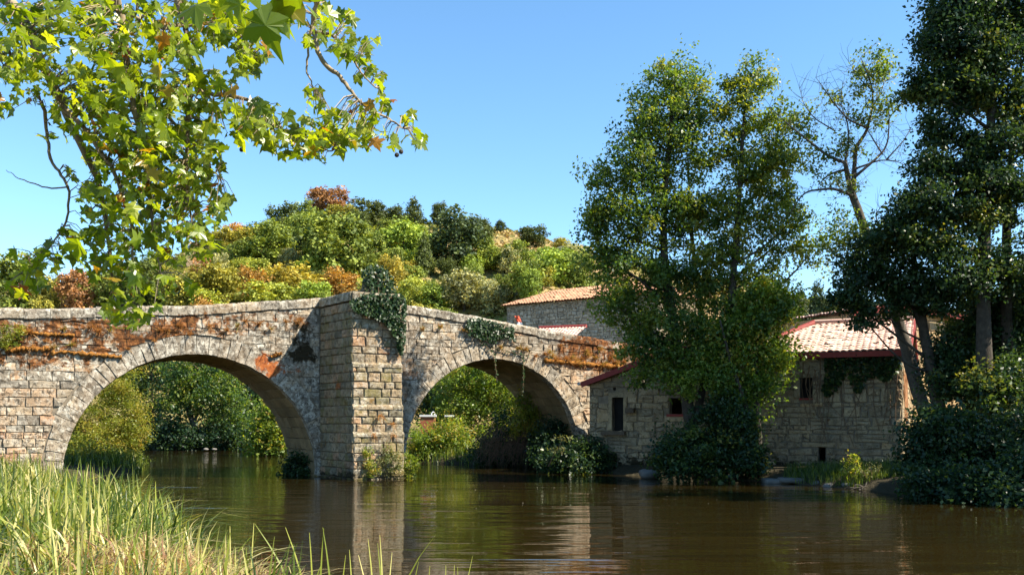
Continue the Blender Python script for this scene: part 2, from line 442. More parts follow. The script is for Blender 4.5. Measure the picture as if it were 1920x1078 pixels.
def stone(poly, fr, r, gap=0.012, back=0.09, proud=0.03, rough=0.012, bev=0.035, wander=0.012):
    """one dressed block: outline on a wall plane, rounded edges and an uneven face"""
    q = inset(poly, gap)
    if wander and len(q) >= 3:
        c_ = np.mean(q, 0); q = [tuple(np.array(v) + (c_ - np.array(v)) / (np.linalg.norm(c_ - np.array(v)) + 1e-6) * abs(r.normal(0, wander))) for v in q]
    if len(q) < 3 or area(q) < 0.004: return None
    q = np.array(q)
    keep = [i for i in range(len(q)) if np.linalg.norm(q[i] - q[i - 1]) > 0.012]
    q = q[keep]
    if len(q) < 3: return None
    if len(q) <= 5:
        q = np.stack([q, (q + np.roll(q, -1, 0)) / 2], 1).reshape(-1, 2)
    n = len(q)
    c = q.mean(0)
    q = q + r.normal(0, 0.005 + gap * 0.25, q.shape)
    L = np.linalg.norm(q - c, axis=1)
    k = np.clip(1 - bev / np.maximum(L, 1e-3), 0.35, 1)[:, None]
    q2 = c + (q - c) * k
    pr = proud * r.uniform(0.2, 1.5)
    tilt = r.normal(0, 0.03, 2)
    d0 = np.full(n, -back); d1 = np.full(n, pr * 0.2 - bev * 0.6) + r.normal(0, rough * 0.4, n)
    d2 = pr + (q2 - c) @ tilt + r.normal(0, rough, n)
    V = np.concatenate([fr(q[:, 0], q[:, 1], d0), fr(q[:, 0], q[:, 1], d1), fr(q2[:, 0], q2[:, 1], d2),
                        fr(c[0:1], c[1:2], np.array([pr + r.normal(0.004, rough)]))])
    Fc = []
    for i in range(n):
        j = (i + 1) % n
        Fc += [(i, j, n + j, n + i), (n + i, n + j, 2 * n + j, 2 * n + i), (2 * n + i, 2 * n + j, 3 * n)]
    return V, Fc

def courses(a0, a1, z0, z1, h, w, r):
    """rows of rectangles, break-jointed"""
    out = []; z = z0
    while z < z1 - 0.05:
        hh = r.uniform(*h); hh = min(hh, z1 - z) if z1 - z - hh > h[0] * 0.5 else z1 - z
        a = a0 - r.uniform(0, w[0])
        while a < a1:
            ww = r.uniform(*w)
            lo, hi = max(a, a0), min(a + ww, a1)
            if hi - lo > 0.08: out.append([(lo, z), (hi, z), (hi, z + hh), (lo, z + hh)])
            a += ww
        z += hh
    return out

# ------------------------------------------------------------------ the bridge
TH = math.radians(28.0)
BU = np.array([math.cos(TH), math.sin(TH), 0.0])        # along the bridge, left to right
BM = np.array([math.sin(TH), -math.cos(TH), 0.0])       # out of its near face
ZU = np.array([0.0, 0, 1.0])
BA = np.array([-7.48, 37.4, 0.0])                       # pier's left corner on the near face
BW = 4.3
BF = Frame(BA, BU, ZU, BM)
def t_of_px(px):
    k = (px - 960) / F
    return (k * BA[1] - BA[0]) / (BU[0] - k * BU[1])
def on_bridge(px, py, off=0.0):
    d = np.array([(px - 960) / F, 1.0, (HZ - py) / F]); C0 = np.array([0, 0, H])
    s = (np.dot(BA - C0, BM) + off) / np.dot(d, BM)
    return C0 + d * s
def z_of(px, py): return on_bridge(px, py)[2]
_top = [(0, 578), (120, 577), (220, 575), (340, 573), (460, 567), (560, 561), (600, 557)]
_top2 = [(765, 571), (850, 585), (1000, 614), (1100, 632), (1200, 647)]
TT = [(-40, 4.6), (-20, 5.5)] + [(t_of_px(a), z_of(a, b)) for a, b in _top] + [(1.6, 7.02)] + [(t_of_px(a), z_of(a, b)) for a, b in _top2] + [(20, 5.0), (26, 4.2)]
TT = np.array(TT)
def ztop(t): return np.interp(t, TT[:, 0], TT[:, 1])
CAP = 0.36
ARCH = [(-4.6, 0.10, 4.5), (7.72, 0.66, 4.14)]
RING = [0.70, 0.66]
T0, T1 = -26.0, 22.0

def intr(t, extra=0.0):
    z = -1.6
    for tc, zc, R in ARCH:
        Rr = R + extra
        if abs(t - tc) < Rr: z = max(z, zc + math.sqrt(max(Rr * Rr - (t - tc) ** 2, 0)))
    return z

bridge = thing('stone_bridge', BF(1.6, -1.2, 0.0), 'old humpback granite bridge with two round arches over the brown river', 'bridge')

def gauss(t, z, t0, z0, st, sz): return np.exp(-((t - t0) / st) ** 2 - ((z - z0) / sz) ** 2)
def battr(V, tint, lich=1.0):
    q = np.asarray(V) - BA
    t = q @ BU; z = q[:, 2]; dz = ztop(t) - z
    moss = np.zeros(len(V))
    moss += 0.98 * (1 - sstep(-6.2, -3.8, t)) * sstep(0.25, 0.5, dz) * (1 - sstep(1.7, 2.5, dz))
    moss += 0.75 * sstep(-6.5, -4.5, t) * (1 - sstep(-0.6, 0.6, t)) * sstep(0.2, 0.5, dz) * (1 - sstep(0.9, 1.5, dz))
    moss += 1.1 * sstep(9.6, 11.5, t) * (1 - sstep(1.3, 2.1, dz))
    moss += 0.55 * gauss(t, z, 6.6, 5.2, 0.5, 0.5) + 0.4 * gauss(t, z, -9.8, 2.2, 1.0, 0.25)
    moss += 0.6 * gauss(t, z, t_of_px(280), z_of(280, 640), 1.5, 0.25)
    rust = 1.7 * gauss(t, z, t_of_px(510), z_of(510, 692), 0.42, 0.32) + 1.6 * gauss(t, z, t_of_px(490), z_of(490, 672), 0.22, 0.3) + 1.1 * gauss(t, z, t_of_px(562), z_of(562, 692), 0.3, 0.25)
    dark = 1.15 * gauss(t, z, t_of_px(565), z_of(565, 640), 0.45, 0.75) + 1.0 * gauss(t, z, t_of_px(570), z_of(570, 668), 0.8, 0.28)
    green = 0.25 * np.ones(len(V))
    n = len(V)
    return dict(tint=np.full(n, tint), lich=np.full(n, lich), moss=moss, rust=rust, dark=dark, green=green * 0.4)

def emit(name, items, mat, parent, limit=300, rest='stones'):
    items = sorted(items, key=lambda q: -q[0])
    for w_, V, Fc, at in items[:limit]:
        mk(name, V, Fc, mat, parent, attrs=at)
    if len(items) > limit:
        mb = MB()
        for w_, V, Fc, at in items[limit:]: mb.add(V, Fc, **at)
        mb.build(rest, mat, parent, kind='stuff')

# core of earth and mortar behind the stones
ts = sorted(set(list(np.linspace(T0, T1, 97)) + [tc + s * (R + 0.10) * math.cos(a) for tc, zc, R in ARCH for a in np.linspace(0, math.pi / 2, 24) for s in (-1, 1)]
                + [tc + s * (R + 0.1001) for tc, zc, R in ARCH for s in (-1, 1)]))
mb = MB(); pr = None
for t in ts:
    zi = intr(t, 0.10); zt = ztop(t) - CAP; zd = zt - 0.75
    V = BF([t] * 8, [zi, zt, zt, zd, zd, zt, zt, zi], [-0.035, -0.035, -0.42, -0.42, -BW + 0.35, -BW + 0.35, -BW, -BW])
    if pr is None: mb.add(V, [])
    else:
        b0 = mb.n - 8; mb.add(V, [])
        for k in range(8):
            k2 = (k + 1) % 8
            mb.F.append((b0 + k, b0 + 8 + k, b0 + 8 + k2, b0 + k2))
    pr = t
mb.build('masonry_core', M['mortar'], bridge)

r = rg(11)
# facing stones of the near side
items = []
for (a, b, h, w) in ((T0, -0.02, (0.21, 0.38), (0.32, 1.0)), (3.0, T1, (0.20, 0.34), (0.32, 0.85))):
    for poly in courses(a, b, -0.6, 6.9, h, w, r):
        c = np.mean(poly, 0)
        zt = ztop(c[0]) - CAP
        sl = (ztop(c[0] + 0.2) - ztop(c[0] - 0.2)) / 0.4
        if poly[0][1] > zt + 0.2: continue
        poly = clip(poly, -sl, 1.0, zt - sl * c[0] - 0.004)
        for (tc, zc, R), rd in zip(ARCH, RING):
            if len(poly) < 3: break
            c = np.mean(poly, 0)
            dx, dy = c[0] - tc, max(c[1] - zc, 0.0)
            L = math.hypot(dx, dy)
            if c[1] < zc and abs(dx) < R + rd: poly = []; break
            if L < R + rd * 0.7: poly = []; break
            if L < R + rd + 1.2:
                ux, uy = dx / L, dy / L
                poly = clip(poly, -ux, -uy, -(ux * tc + uy * zc) - (R + rd - 0.01))
        if len(poly) < 3 or area(poly) < 0.02: continue
        c = np.mean(poly, 0)
        up_ = c[1] > 3.5
        s = stone(poly, BF, r, gap=0.001 if up_ else 0.003, back=0.12, proud=0.014 if up_ else 0.020, rough=0.016 if up_ else 0.012, bev=0.016 if up_ else 0.026, wander=0.008 if up_ else 0.011)
        if s is None: continue
        lowleft = c[0] < -8 and c[1] < 3.4
        tint = np.clip(r.normal(0.62 if lowleft else 0.28, 0.26), 0, 1)
        if c[0] > 3 and c[1] < 4.6: tint = np.clip(r.normal(0.58, 0.2), 0, 1)
        li = 1.0 if c[1] > 3.6 and c[0] < 8.5 else 0.55
        if -13 < c[0] < 17: wgt = area(poly)
        else: wgt = 0.0
        items.append((wgt, s[0], s[1], battr(s[0], tint, li)))
emit('spandrel_stone', items, M['bridge'], bridge, 300, 'far_spandrel_stones')

# voussoirs
items = []
for k, ((tc, zc, R), rd) in enumerate(zip(ARCH, RING)):
    n = 40 if k == 0 else 36
    ang = np.linspace(-0.02, math.pi + 0.02, n + 1)
    ang[1:-1] += r.normal(0, 0.010, n - 1)
    for i in range(n):
        a0, a1 = ang[i], ang[i + 1]
        ro = R + rd * r.uniform(0.85, 1.16)
        poly = [(tc + R * math.cos(a0), zc + R * math.sin(a0)), (tc + ro * math.cos(a0), zc + ro * math.sin(a0)),
                (tc + ro * math.cos(a1), zc + ro * math.sin(a1)), (tc + R * math.cos(a1), zc + R * math.sin(a1))]
        s = stone(poly, BF, r, gap=0.002, back=0.42, proud=0.006, rough=0.012, bev=0.014)
        tint = np.clip(r.normal(0.16 if k == 0 else 0.38, 0.14), 0, 1)
        if k == 0 and a1 > 2.6: tint = np.clip(tint + 0.15, 0, 1)
        at = battr(s[0], tint, 1.0 if k == 0 else 0.8)
        at['moss'] *= 0.15 if k == 0 else 0.3
        items.append((1, s[0], s[1], at))
emit('voussoir', items, M['bridge'], bridge, 300)

# stones of the vaults (the halves that show) and of the springing walls under them
items = []
for k, (tc, zc, R) in enumerate(ARCH):
    da = 0.46 / R
    rows = []
    a = -0.0
    while a < 2.3: rows.append((a, a + da)); a += da
    for a0, a1 in rows:
        am = (a0 + a1) / 2; er = np.array([math.cos(am), math.sin(am)])
        O = BF(tc + R * er[0], zc + R * er[1], 0.0)
        w_ = -BU * math.sin(am) + ZU * math.cos(am)
        mm = -(BU * er[0] + ZU * er[1])
        fr = Frame(O, -BM, w_, mm)
        hw = R * da / 2
        d = 0.40
        while d < BW:
            ww = r.uniform(0.55, 1.05); hi = min(d + ww, BW)
            if BW - hi < 0.25: hi = BW
            s = stone([(d, -hw), (hi, -hw), (hi, hw), (d, hw)], fr, r, gap=0.006, back=0.10, proud=0.012, rough=0.006, bev=0.015)
            if s: items.append((1 if am < 1.7 else 0, s[0], s[1], dict(tint=np.full(len(s[0]), r.uniform(0, 1)), green=np.full(len(s[0]), 0.3), lich=np.zeros(len(s[0])))))
            d = hi
    fr = Frame(BF(tc + R, 0, 0), -BM, ZU, -BU)
    for poly in courses(0.0, BW, -0.5, zc, (0.28, 0.4), (0.5, 1.0), r):
        s = stone(poly, fr, r, gap=0.008, back=0.1, proud=0.015)
        if s: items.append((1, s[0], s[1], dict(tint=np.full(len(s[0]), r.uniform(0, 1)), green=np.full(len(s[0]), 0.6), lich=np.zeros(len(s[0])))))
emit('vault_stone', items, M['vault'], bridge, 300, 'upper_vault_stones')

# coping stones on the parapet
def coping(pts, prof, r, lead=0.006):
    """pts: two (position, up-offset) ends; prof: section as (out, up)"""
    (A, ua), (B, ub) = pts
    n = len(prof); ax = (B - A) / np.linalg.norm(B - A)
    side = np.array([ax[1], -ax[0], 0]); side /= np.linalg.norm(side)
    V = []
    ks = (lead, 0.12, 0.5, 0.88, 1 - lead)
    for k in ks:
        e = 0.94 if k in (ks[0], ks[-1]) else 1.0
        for (o, u_) in prof:
            V.append(A + (B - A) * k + side * (o * e + r.normal(0, 0.008)) + ZU * ((ua + (ub - ua) * k) + u_ * (0.97 if e < 1 else 1) + r.normal(0, 0.009)))
    Fc = []
    for i in range(len(ks) - 1):
        for j in range(n):
            Fc.append((i * n + j, (i + 1) * n + j, (i + 1) * n + (j + 1) % n, i * n + (j + 1) % n))
    Fc.append(tuple(range(n))); Fc.append(tuple(range(len(ks) * n - 1, (len(ks) - 1) * n - 1, -1)))
    return np.array(V), Fc
PROF = [(0.07, -CAP + 0.012), (0.085, -0.10), (0.045, -0.03), (-0.05, 0.0), (-0.36, 0.0), (-0.46, -0.06), (-0.46, -CAP + 0.012)]
t = T0
while t < T1 - 0.3:
    w_ = r.uniform(0.55, 0.92)
    if t < 0 < t + w_ + 0.2: w_ = -t
    if 0 <= t < 2.7: t = 2.75; continue
    dz = r.normal(0, 0.012)
    V, Fc = coping(((BF(t, 0, 0), ztop(t) + dz), (BF(t + w_, 0, 0), ztop(t + w_) + dz)), PROF, r)
    at = battr(V, np.clip(r.normal(0.25, 0.15), 0, 1), 1.0)
    at['moss'] = at['moss'] * 1.0
    mk('coping_stone', V, Fc, M['bridge'], bridge, attrs=at)
    t += w_
# the far parapet, seen only from other sides
t = T0
while t < T1 - 0.3:
    w_ = r.uniform(0.8, 1.2)
    V, Fc = coping(((BF(t, 0, -BW + 0.40), ztop(t)), (BF(t + w_, 0, -BW + 0.40), ztop(t + w_))), PROF, r)
    mk('coping_stone', V, Fc, M['bridge'], bridge, attrs=battr(V, 0.3, 1.0))
    t += w_

# stepped cutwater with a refuge on top
ZL = [-0.6, 1.71, 2.72, 4.28, 6.55]
MO = [2.91, 2.82, 2.74, 2.66]
SH = [0.0, 0.012, 0.024, 0.034]
core = MB(); items = []
def corner(i):
    tl = 0.37 + SH[i]; tr = 2.34 - SH[i] * 0.5
    return tl, tr, MO[i]
for i in range(4):
    tl, tr, mo = corner(i)
    z0, z1 = ZL[i], ZL[i + 1]
    e = 0.04
    Vc = np.concatenate([BF([0 + e, tl + e, tr - e, 2.72 - e], [z] * 4, [-0.2, mo - e, mo - e, -0.2]) for z in (z0, z1)])
    core.add(Vc, [(0, 1, 5, 4), (1, 2, 6, 5), (2, 3, 7, 6), (4, 5, 6, 7)])
cut = core.build('cutwater', M['mortar'], bridge)
for i in range(4):
    tl, tr, mo = corner(i)
    z0, z1 = ZL[i], ZL[i + 1]
    faces = [(BF(tl, 0, mo), BF(tr, 0, mo), 'front'), (BF(0, 0, 0), BF(tl, 0, mo), 'left'), (BF(tr, 0, mo), BF(2.72, 0, 0), 'right')]
    hs = []
    z = z0
    while z < z1 - 0.05:
        hh = r.uniform(0.25, 0.38)
        if z1 - z - hh < 0.2: hh = z1 - z
        hs.append((z, z + hh)); z += hh
    for A_, B_, nm in faces:
        L = np.linalg.norm(B_ - A_); u_ = (B_ - A_) / L
        fr = Frame(A_, u_, ZU, np.cross(u_, ZU))
        for (za, zb) in hs:
            a = -r.uniform(0, 0.3)
            while a < L:
                ww = r.uniform(0.34, 0.72); lo, hi = max(a, 0), min(a + ww, L)
                if L - hi < 0.14: hi = L
                if hi - lo > 0.1:
                    e0 = 0.012 if lo == 0 else 0
                    s = stone([(lo, za), (hi, za), (hi, zb), (lo, zb)], fr, r, gap=0.005, back=0.10, proud=0.022 if nm == 'front' else 0.012, rough=0.010)
                    if s:
                        tint = np.clip(r.normal(0.5, 0.28), 0, 1)
                        nV = len(s[0]); zz = s[0][:, 2]
                        at = dict(tint=np.full(nV, tint), lich=np.full(nV, 0.8 if nm == 'front' else 0.2), green=np.full(nV, r.uniform(0.2, 1.3)),
                                  dark=1.2 * (1 - sstep(0.05, 0.5, zz)), moss=np.full(nV, 0.18 + 0.3 * r.random() * (r.random() < 0.25)), rust=np.full(nV, 0.6 * (r.random() < 0.06)))
                        items.append((1 if nm != 'right' else 0, s[0], s[1], at))
                a = hi if hi > a else a + ww
emit('pier_stone', items, M['pier'], cut, 300, 'hidden_pier_stones')
# weathered sloping ledges on the front, one for each step
for i in range(3):
    tl, tr, mo = corner(i); mi = MO[i + 1]; zs = ZL[i + 1]
    a = tl - 0.01
    while a < tr - 0.05:
        b = min(a + r.uniform(0.38, 0.7), tr + 0.01)
        if tr - b < 0.2: b = tr + 0.01
        V = []
        for q in (a + 0.006, b - 0.006):
            V += [BF(q, zs - 0.13, mi - 0.05), BF(q, zs - 0.13, mo + 0.05 + r.normal(0, 0.006)), BF(q, zs - 0.04, mo + 0.052 + r.normal(0, 0.006)), BF(q, zs + 0.05, mi + 0.02), BF(q, zs + 0.05, mi - 0.05)]
        V = np.array(V)
        Fc = [(k, 5 + k, 5 + (k + 1) % 5, (k + 1) % 5) for k in range(5)] + [(0, 1, 2, 3, 4), (9, 8, 7, 6, 5)]
        mk('ledge_stone', V, Fc, M['pier'], cut, attrs=dict(tint=np.full(10, r.uniform(0.2, 0.7)), lich=np.full(10, 1.0)))
        a = b
# refuge parapet: coping along the left flank, the front and the right flank
tl, tr, mo = corner(3)
path = [BF(0, 0, 0), BF(tl, 0, mo), BF(tr, 0, mo), BF(2.72, 0, 0)]
for A_, B_ in zip(path[:-1], path[1:]):
    L = np.linalg.norm(B_ - A_); n = max(2, int(round(L / 0.75)))
    for i in range(n):
        pa, pb = A_ + (B_ - A_) * i / n, A_ + (B_ - A_) * (i + 1) / n
        V, Fc = coping(((pa, 6.93), (pb, 6.93)), PROF, r)
        mk('coping_stone', V, Fc, M['pier'], cut, attrs=dict(tint=np.full(len(V), r.uniform(0, 0.5)), lich=np.full(len(V), 0.9), green=np.full(len(V), 0.4)))

# ivy-grown stone shrine on the cutwater
pil = thing('wayside_shrine', BF(1.3, 6.9, 1.9), 'stone wayside shrine standing on the bridge pier, buried in ivy', 'shrine')
mb = MB()
for (za, zb, wa, wb, da, db) in ((6.45, 7.0, 0.45, 0.43, 0.40, 0.38), (7.0, 7.08, 0.47, 0.45, 0.42, 0.40), (7.08, 7.55, 0.36, 0.28, 0.28, 0.24), (7.55, 7.76, 0.26, 0.10, 0.2, 0.1)):
    V = [BF(1.40 + s * w_, z, 2.1 + q * d_) for z, w_, d_ in ((za, wa, da), (zb, wb, db)) for s, q in ((-1, -1), (1, -1), (1, 1), (-1, 1))]
    mb.add(V, [(0, 1, 5, 4), (1, 2, 6, 5), (2, 3, 7, 6), (3, 0, 4, 7), (4, 5, 6, 7), (3, 2, 1, 0)], tint=0.0, lich=0.3, green=1.0, dark=0.9)
mb.build('shrine_body', M['pier'], pil)

# ------------------------------------------------------------------ leaves, crowns, bushes
def unit(v): return v / (np.linalg.norm(v, axis=-1, keepdims=True) + 1e-9)
def leaf_quads(C, size, r, up=0.5, out=None, outw=0.4, slim=0.55):
    """folded rhombic leaves at the points C"""
    n = len(C)
    N = unit(r.normal(0, 1, (n, 3)) * 0.75 + np.array([0, 0, up]) + (out * outw if out is not None else 0))
    D = unit(np.cross(N, r.normal(0, 1, (n, 3))))
    S = np.cross(N, D)
    s = (size * r.uniform(0.5, 1.5, n))[:, None]
    V = np.empty((n, 4, 3))
    V[:, 0] = C - D * s * 0.5
    V[:, 1] = C + S * s * slim * 0.5 + N * s * 0.10
    V[:, 2] = C + D * s * 0.5 - N * s * 0.08
    V[:, 3] = C - S * s * slim * 0.5 + N * s * 0.10
    Fq = np.arange(n * 4).reshape(n, 4)
    return V.reshape(-1, 3), Fq

def lobes_px(L, Y):
    """lobes listed as (px, py, rx, ry, clumps, depth offset) at depth Y"""
    out = []
    for l in L:
        px, py, rx, ry, n = l[:5]; dy = l[5] if len(l) > 5 else 0.0
        c = P(px, py, Y + dy); k = (Y + dy) / F
        out.append((c, np.array([rx * k, 0.85 * max(rx, 0.6 * ry) * k, max(ry, 0.72 * rx) * k]), n))
    return out

LI = []
def sample_clumps(lobes, r):
    C = []; O = []; LI.clear()
    for li_, (c, rad, n) in enumerate(lobes):
        LI.extend([li_] * n)
        d = unit(r.normal(0, 1, (n, 3)))
        q = r.random(n) ** 0.42
        C.append(c + d * q[:, None] * rad); O.append(d)
    return np.concatenate(C), np.concatenate(O)

def crown_mesh(C, O, r, cr, k, size, tint=(0.35, 0.2), up=0.5, slim=0.6, flat=0.7, stretch=1.0):
    n = len(C)
    cnt = r.poisson(k, n).clip(3)
    idx = np.repeat(np.arange(n), cnt)
    ctint = r.normal(tint[0], tint[1], n)
    rad = cr * r.uniform(0.6, 1.35, n)
    off = np.clip(r.normal(0, 0.5, (len(idx), 3)), -0.85, 0.85) * rad[idx][:, None] * np.array([1, 1, flat])
    dv = unit(O + np.array([0, 0, 0.35]) + r.normal(0, 0.6, O.shape))
    off = off + dv[idx] * (r.random(len(idx)) ** 1.3 * 1.15 - 0.3)[:, None] * rad[idx][:, None] * stretch
    V, Fq = leaf_quads(C[idx] + off, size, r, up, O[idx], 0.35, slim)
    tn = np.clip(ctint[idx] + r.normal(0, 0.13, len(idx)), 0, 1)
    return V, Fq, np.repeat(tn, 4)

def twigs(C, trunks, lobes, li, r, r0=0.035, sides=4, every=1):
    """one rising limb from the trunk into each lobe of the crown, twigs from the limb to the leaf clumps"""
    S = np.concatenate([smooth_path(t_, 30)[4:] for t_ in trunks])
    mb = MB()
    for k, (c, rad, n) in enumerate(lobes):
        hd = np.linalg.norm((S - c)[:, :2], axis=1)
        d = np.linalg.norm(S - c, axis=1) + 2.2 * np.maximum(S[:, 2] - c[2] + 0.7 * hd, 0)
        a = S[np.argmin(d)]; L = np.linalg.norm(c - a)
        mid = (a + c) / 2 + np.array([0, 0, -0.06 * L]) + r.normal(0, 0.07, 3) * L
        limb = smooth_path([a, mid, c, c + (c - mid) * 0.25 + np.array([0, 0, 0.3 * rad[2]])], 9)
        V, Fc = tube(limb, [r0 * min(1.8, 0.6 + L / 3), r0 * 0.3], 5); mb.add(V, Fc)
        for p_ in C[li == k][::every]:
            q = limb[max(0, np.argmin(np.linalg.norm(limb - p_, axis=1)) - 1)]
            V, Fc = tube(np.array([q, (q + p_) / 2 + r.normal(0, 0.08, 3) * np.linalg.norm(p_ - q), p_]), [0.011, 0.004], 3); mb.add(V, Fc)
    return mb

def tree(name, label, cat, base, trunks, lobes, mat, r, cr=0.45, k=55, size=0.13, tint=(0.4, 0.2), bark='bark', group=None, trad=(0.2, 0.04), every=1, up=0.5, slim=0.6, flat=0.7, twr=0.035):
    o = thing(name, base, label, cat, group)
    lobes = [(c_, rd_, max(2, int(n_ * 0.58))) for c_, rd_, n_ in lobes]; k *= 1.8; cr *= 1.18
    C, O = sample_clumps(lobes, r); li = np.array(LI)
    tr_ = []
    if trunks:
        mb = MB()
        for t_ in trunks:
            rr = t_[1] if isinstance(t_, tuple) else trad
            t_ = t_[0] if isinstance(t_, tuple) else t_
            tr_.append(np.asarray(t_))
            V, Fc = tube(smooth_path(t_, 14), list(rr), 8, 0.06, r); mb.add(V, Fc)
        mb.build('trunk', M[bark], o, smooth=True)
        twigs(C, tr_, lobes, li, r, twr, every=every).build('limbs', M[bark], o, smooth=True)
    V, Fq, tn = crown_mesh(C, O, r, cr, k, size, tint, up, slim, flat)
    mk('crown', V, Fq, M[mat], o, attrs=dict(tint=tn), kind='stuff')
    return o
def pxs(L, Y, Y2=None):
    Y2 = Y if Y2 is None else Y2
    return np.array([P(a, b, Y + (Y2 - Y) * i / max(1, len(L) - 1)) for i, (a, b) in enumerate(L)])

# ------------------------------------------------------------------ buildings
def wall_core(fr, L, z0, top, holes, th):
    """wall slab with real openings; top(a) gives the wall head"""
    mb = MB()
    br = sorted(set([0, L] + [h[0] for h in holes] + [h[1] for h in holes] + [L * k / 6 for k in range(1, 6)]))
    for a, b in zip(br[:-1], br[1:]):
        m_ = (a + b) / 2
        segs = [(z0, None)]
        for h in sorted([h for h in holes if h[0] <= m_ <= h[1]], key=lambda q: q[2]):
            lo, _ = segs.pop(); segs += [(lo, h[2]), (h[3], None)]
        for lo, hi in segs:
            za, zb = (top(a), top(b)) if hi is None else (hi, hi)
            V = [fr(q, z, c) for q, zz in ((a, (lo, za)), (b, (lo, zb))) for z in zz for c in (-0.035, -th)]
            mb.add(V, [(0, 1, 3, 2), (4, 6, 7, 5), (0, 4, 5, 1), (2, 3, 7, 6), (0, 2, 6, 4), (1, 5, 7, 3)])
    return mb

def rubble(fr, L, z0, top, holes, du, dz, r, jit=0.33, gap=0.004, proud=0.025):
    """roughly coursed rubble of uneven squared stones, cut by the openings and the roof line"""
    rects = []
    zmax = max(top(a) for a in np.linspace(0, L, 20)); z = z0
    while z < zmax:
        hh = dz * r.choice([0.5, 0.8, 1.0, 1.3, 1.7], p=[0.15, 0.25, 0.25, 0.2, 0.15]); a = -du * r.uniform(0, 1)
        while a < L:
            w_ = du * r.choice([0.4, 0.7, 1.0, 1.35, 1.9], p=[0.2, 0.28, 0.27, 0.17, 0.08])
            lo, hi = max(a, 0), min(a + w_, L)
            if hi - lo > 0.07:
                if r.random() < 0.34 and hh > dz * 0.9:
                    zm = z + hh * r.uniform(0.38, 0.62); rects += [(lo, hi, z, zm), (lo, hi, zm, z + hh)]
                else: rects.append((lo, hi, z, z + hh))
            a += w_
        z += hh
    out = []
    for lo, hi, za, zb in rects:
        k = 0.05
        sl0, sl1 = r.normal(0, k * 0.55, 2)
        poly = [(lo, za + sl0), (hi, za - sl0), (hi, zb + sl1), (lo, zb - sl1)]
        a, zc_ = (lo + hi) / 2, (za + zb) / 2
        if any(h[0] < a < h[1] and h[2] < zc_ < h[3] for h in holes): continue
        for h in holes:
            if lo >= h[1] or hi <= h[0] or za >= h[3] or zb <= h[2]: continue
            d = [h[0] - a, a - h[1], h[2] - zc_, zc_ - h[3]]; k_ = int(np.argmax(d))
            poly = clip(poly, *((1, 0, h[0]), (-1, 0, -h[1]), (0, 1, h[2]), (0, -1, -h[3]))[k_])
            if len(poly) < 3: break
        if len(poly) < 3: continue
        c = np.mean(poly, 0); sl = (top(c[0] + 0.1) - top(c[0] - 0.1)) / 0.2
        poly = clip(poly, -sl, 1, top(c[0]) - sl * c[0] - 0.02)
        if len(poly) < 3 or area(poly) < 0.008: continue
        s = stone(poly, fr, r, gap=gap, back=0.07, proud=proud, rough=0.014, bev=0.03, wander=0.022)
        if s: out.append((area(poly), s))
    return out

def stones_of(parent, name, st, mat, r, tmu=0.45, tsd=0.25, lich=0.4, limit=300):
    it = []
    for w_, s in st:
        n = len(s[0]); zz = s[0][:, 2]
        it.append((w_, s[0], s[1], dict(tint=np.full(n, np.clip(r.normal(tmu, tsd), 0, 1)), lich=np.full(n, lich), green=np.full(n, r.uniform(0, 0.5)), dark=1.0 * (1 - sstep(0.4, 1.3, zz)))))
    emit(name, it, M[mat], parent, limit, 'small_' + name + 's')

def roof_tiles(A, B, C_, D, r, pitch=0.235, rows=14, ht=0.055):
    """tiled slope from the eave A-B up to the ridge D-C: rolls running up the slope, stepped course by course"""
    A, B, C_, D = map(lambda q: np.asarray(q, float), (A, B, C_, D))
    nrm = unit(np.cross(B - A, D - A)); nrm = nrm if nrm[2] > 0 else -nrm
    L = np.linalg.norm(B - A); nc = max(2, int(L / pitch)); sub = 6
    V = []; Fc = []; tn = []
    us = np.linspace(0, 1, nc * sub + 1)
    prof = np.abs(np.sin(us * nc * np.pi)) ** 0.8
    for j in range(rows):
        for e in (0, 1):
            v = (j + e * 1.12) / rows; v = min(v, 1)
            left = A + (D - A) * v; right = B + (C_ - B) * v
            # columns stay straight: rows are cut by the hips
            for k, u_ in enumerate(us):
                q = left + (right - left) * u_
                pr_ = abs(math.sin(np.dot(q - A, (B - A) / L) / pitch * np.pi)) ** 0.8
                V.append(q + nrm * (ht * pr_ + (0.022 if e == 0 else 0.0) + 0.012))
        rt = r.uniform(0, 1, nc + 1); slip = r.normal(0, 0.010, nc + 1) + (r.random(nc + 1) < 0.03) * 0.05
        for e in (0, 1):
            for k in range(len(us)):
                V[len(V) - 2 * len(us) + e * len(us) + k] = V[len(V) - 2 * len(us) + e * len(us) + k] + nrm * slip[min(k // sub, nc)] * (1 - 0.6 * e)
        for e in (0, 1): tn += [rt[min(k // sub, nc)] for k in range(len(us))]
        n = len(us); b = j * 2 * n
        Fc += [(b + k, b + k + 1, b + n + k + 1, b + n + k) for k in range(n - 1)]
    n = len(us); b0 = len(V)
    for k in range(n):
        V.append(V[k] - nrm * 0.05); tn.append(0.3)
    Fc += [(b0 + k, b0 + k + 1, k + 1, k) for k in range(n - 1)]
    return np.array(V), Fc, np.array(tn)

def plank(name, A, B, w, d, mat, parent, down=ZU):
    """board from A to B, w high, d thick"""
    A = np.asarray(A, float); B = np.asarray(B, float)
    ax = unit(B - A); up = unit(np.cross(np.cross(ax, ZU), ax)); sd_ = np.cross(ax, up)
    V = boxv(A, ax, up, sd_, (0, np.linalg.norm(B - A)), (-w, 0), (-d / 2, d / 2))
    return mk(name, V, BOXF, M[mat], parent)

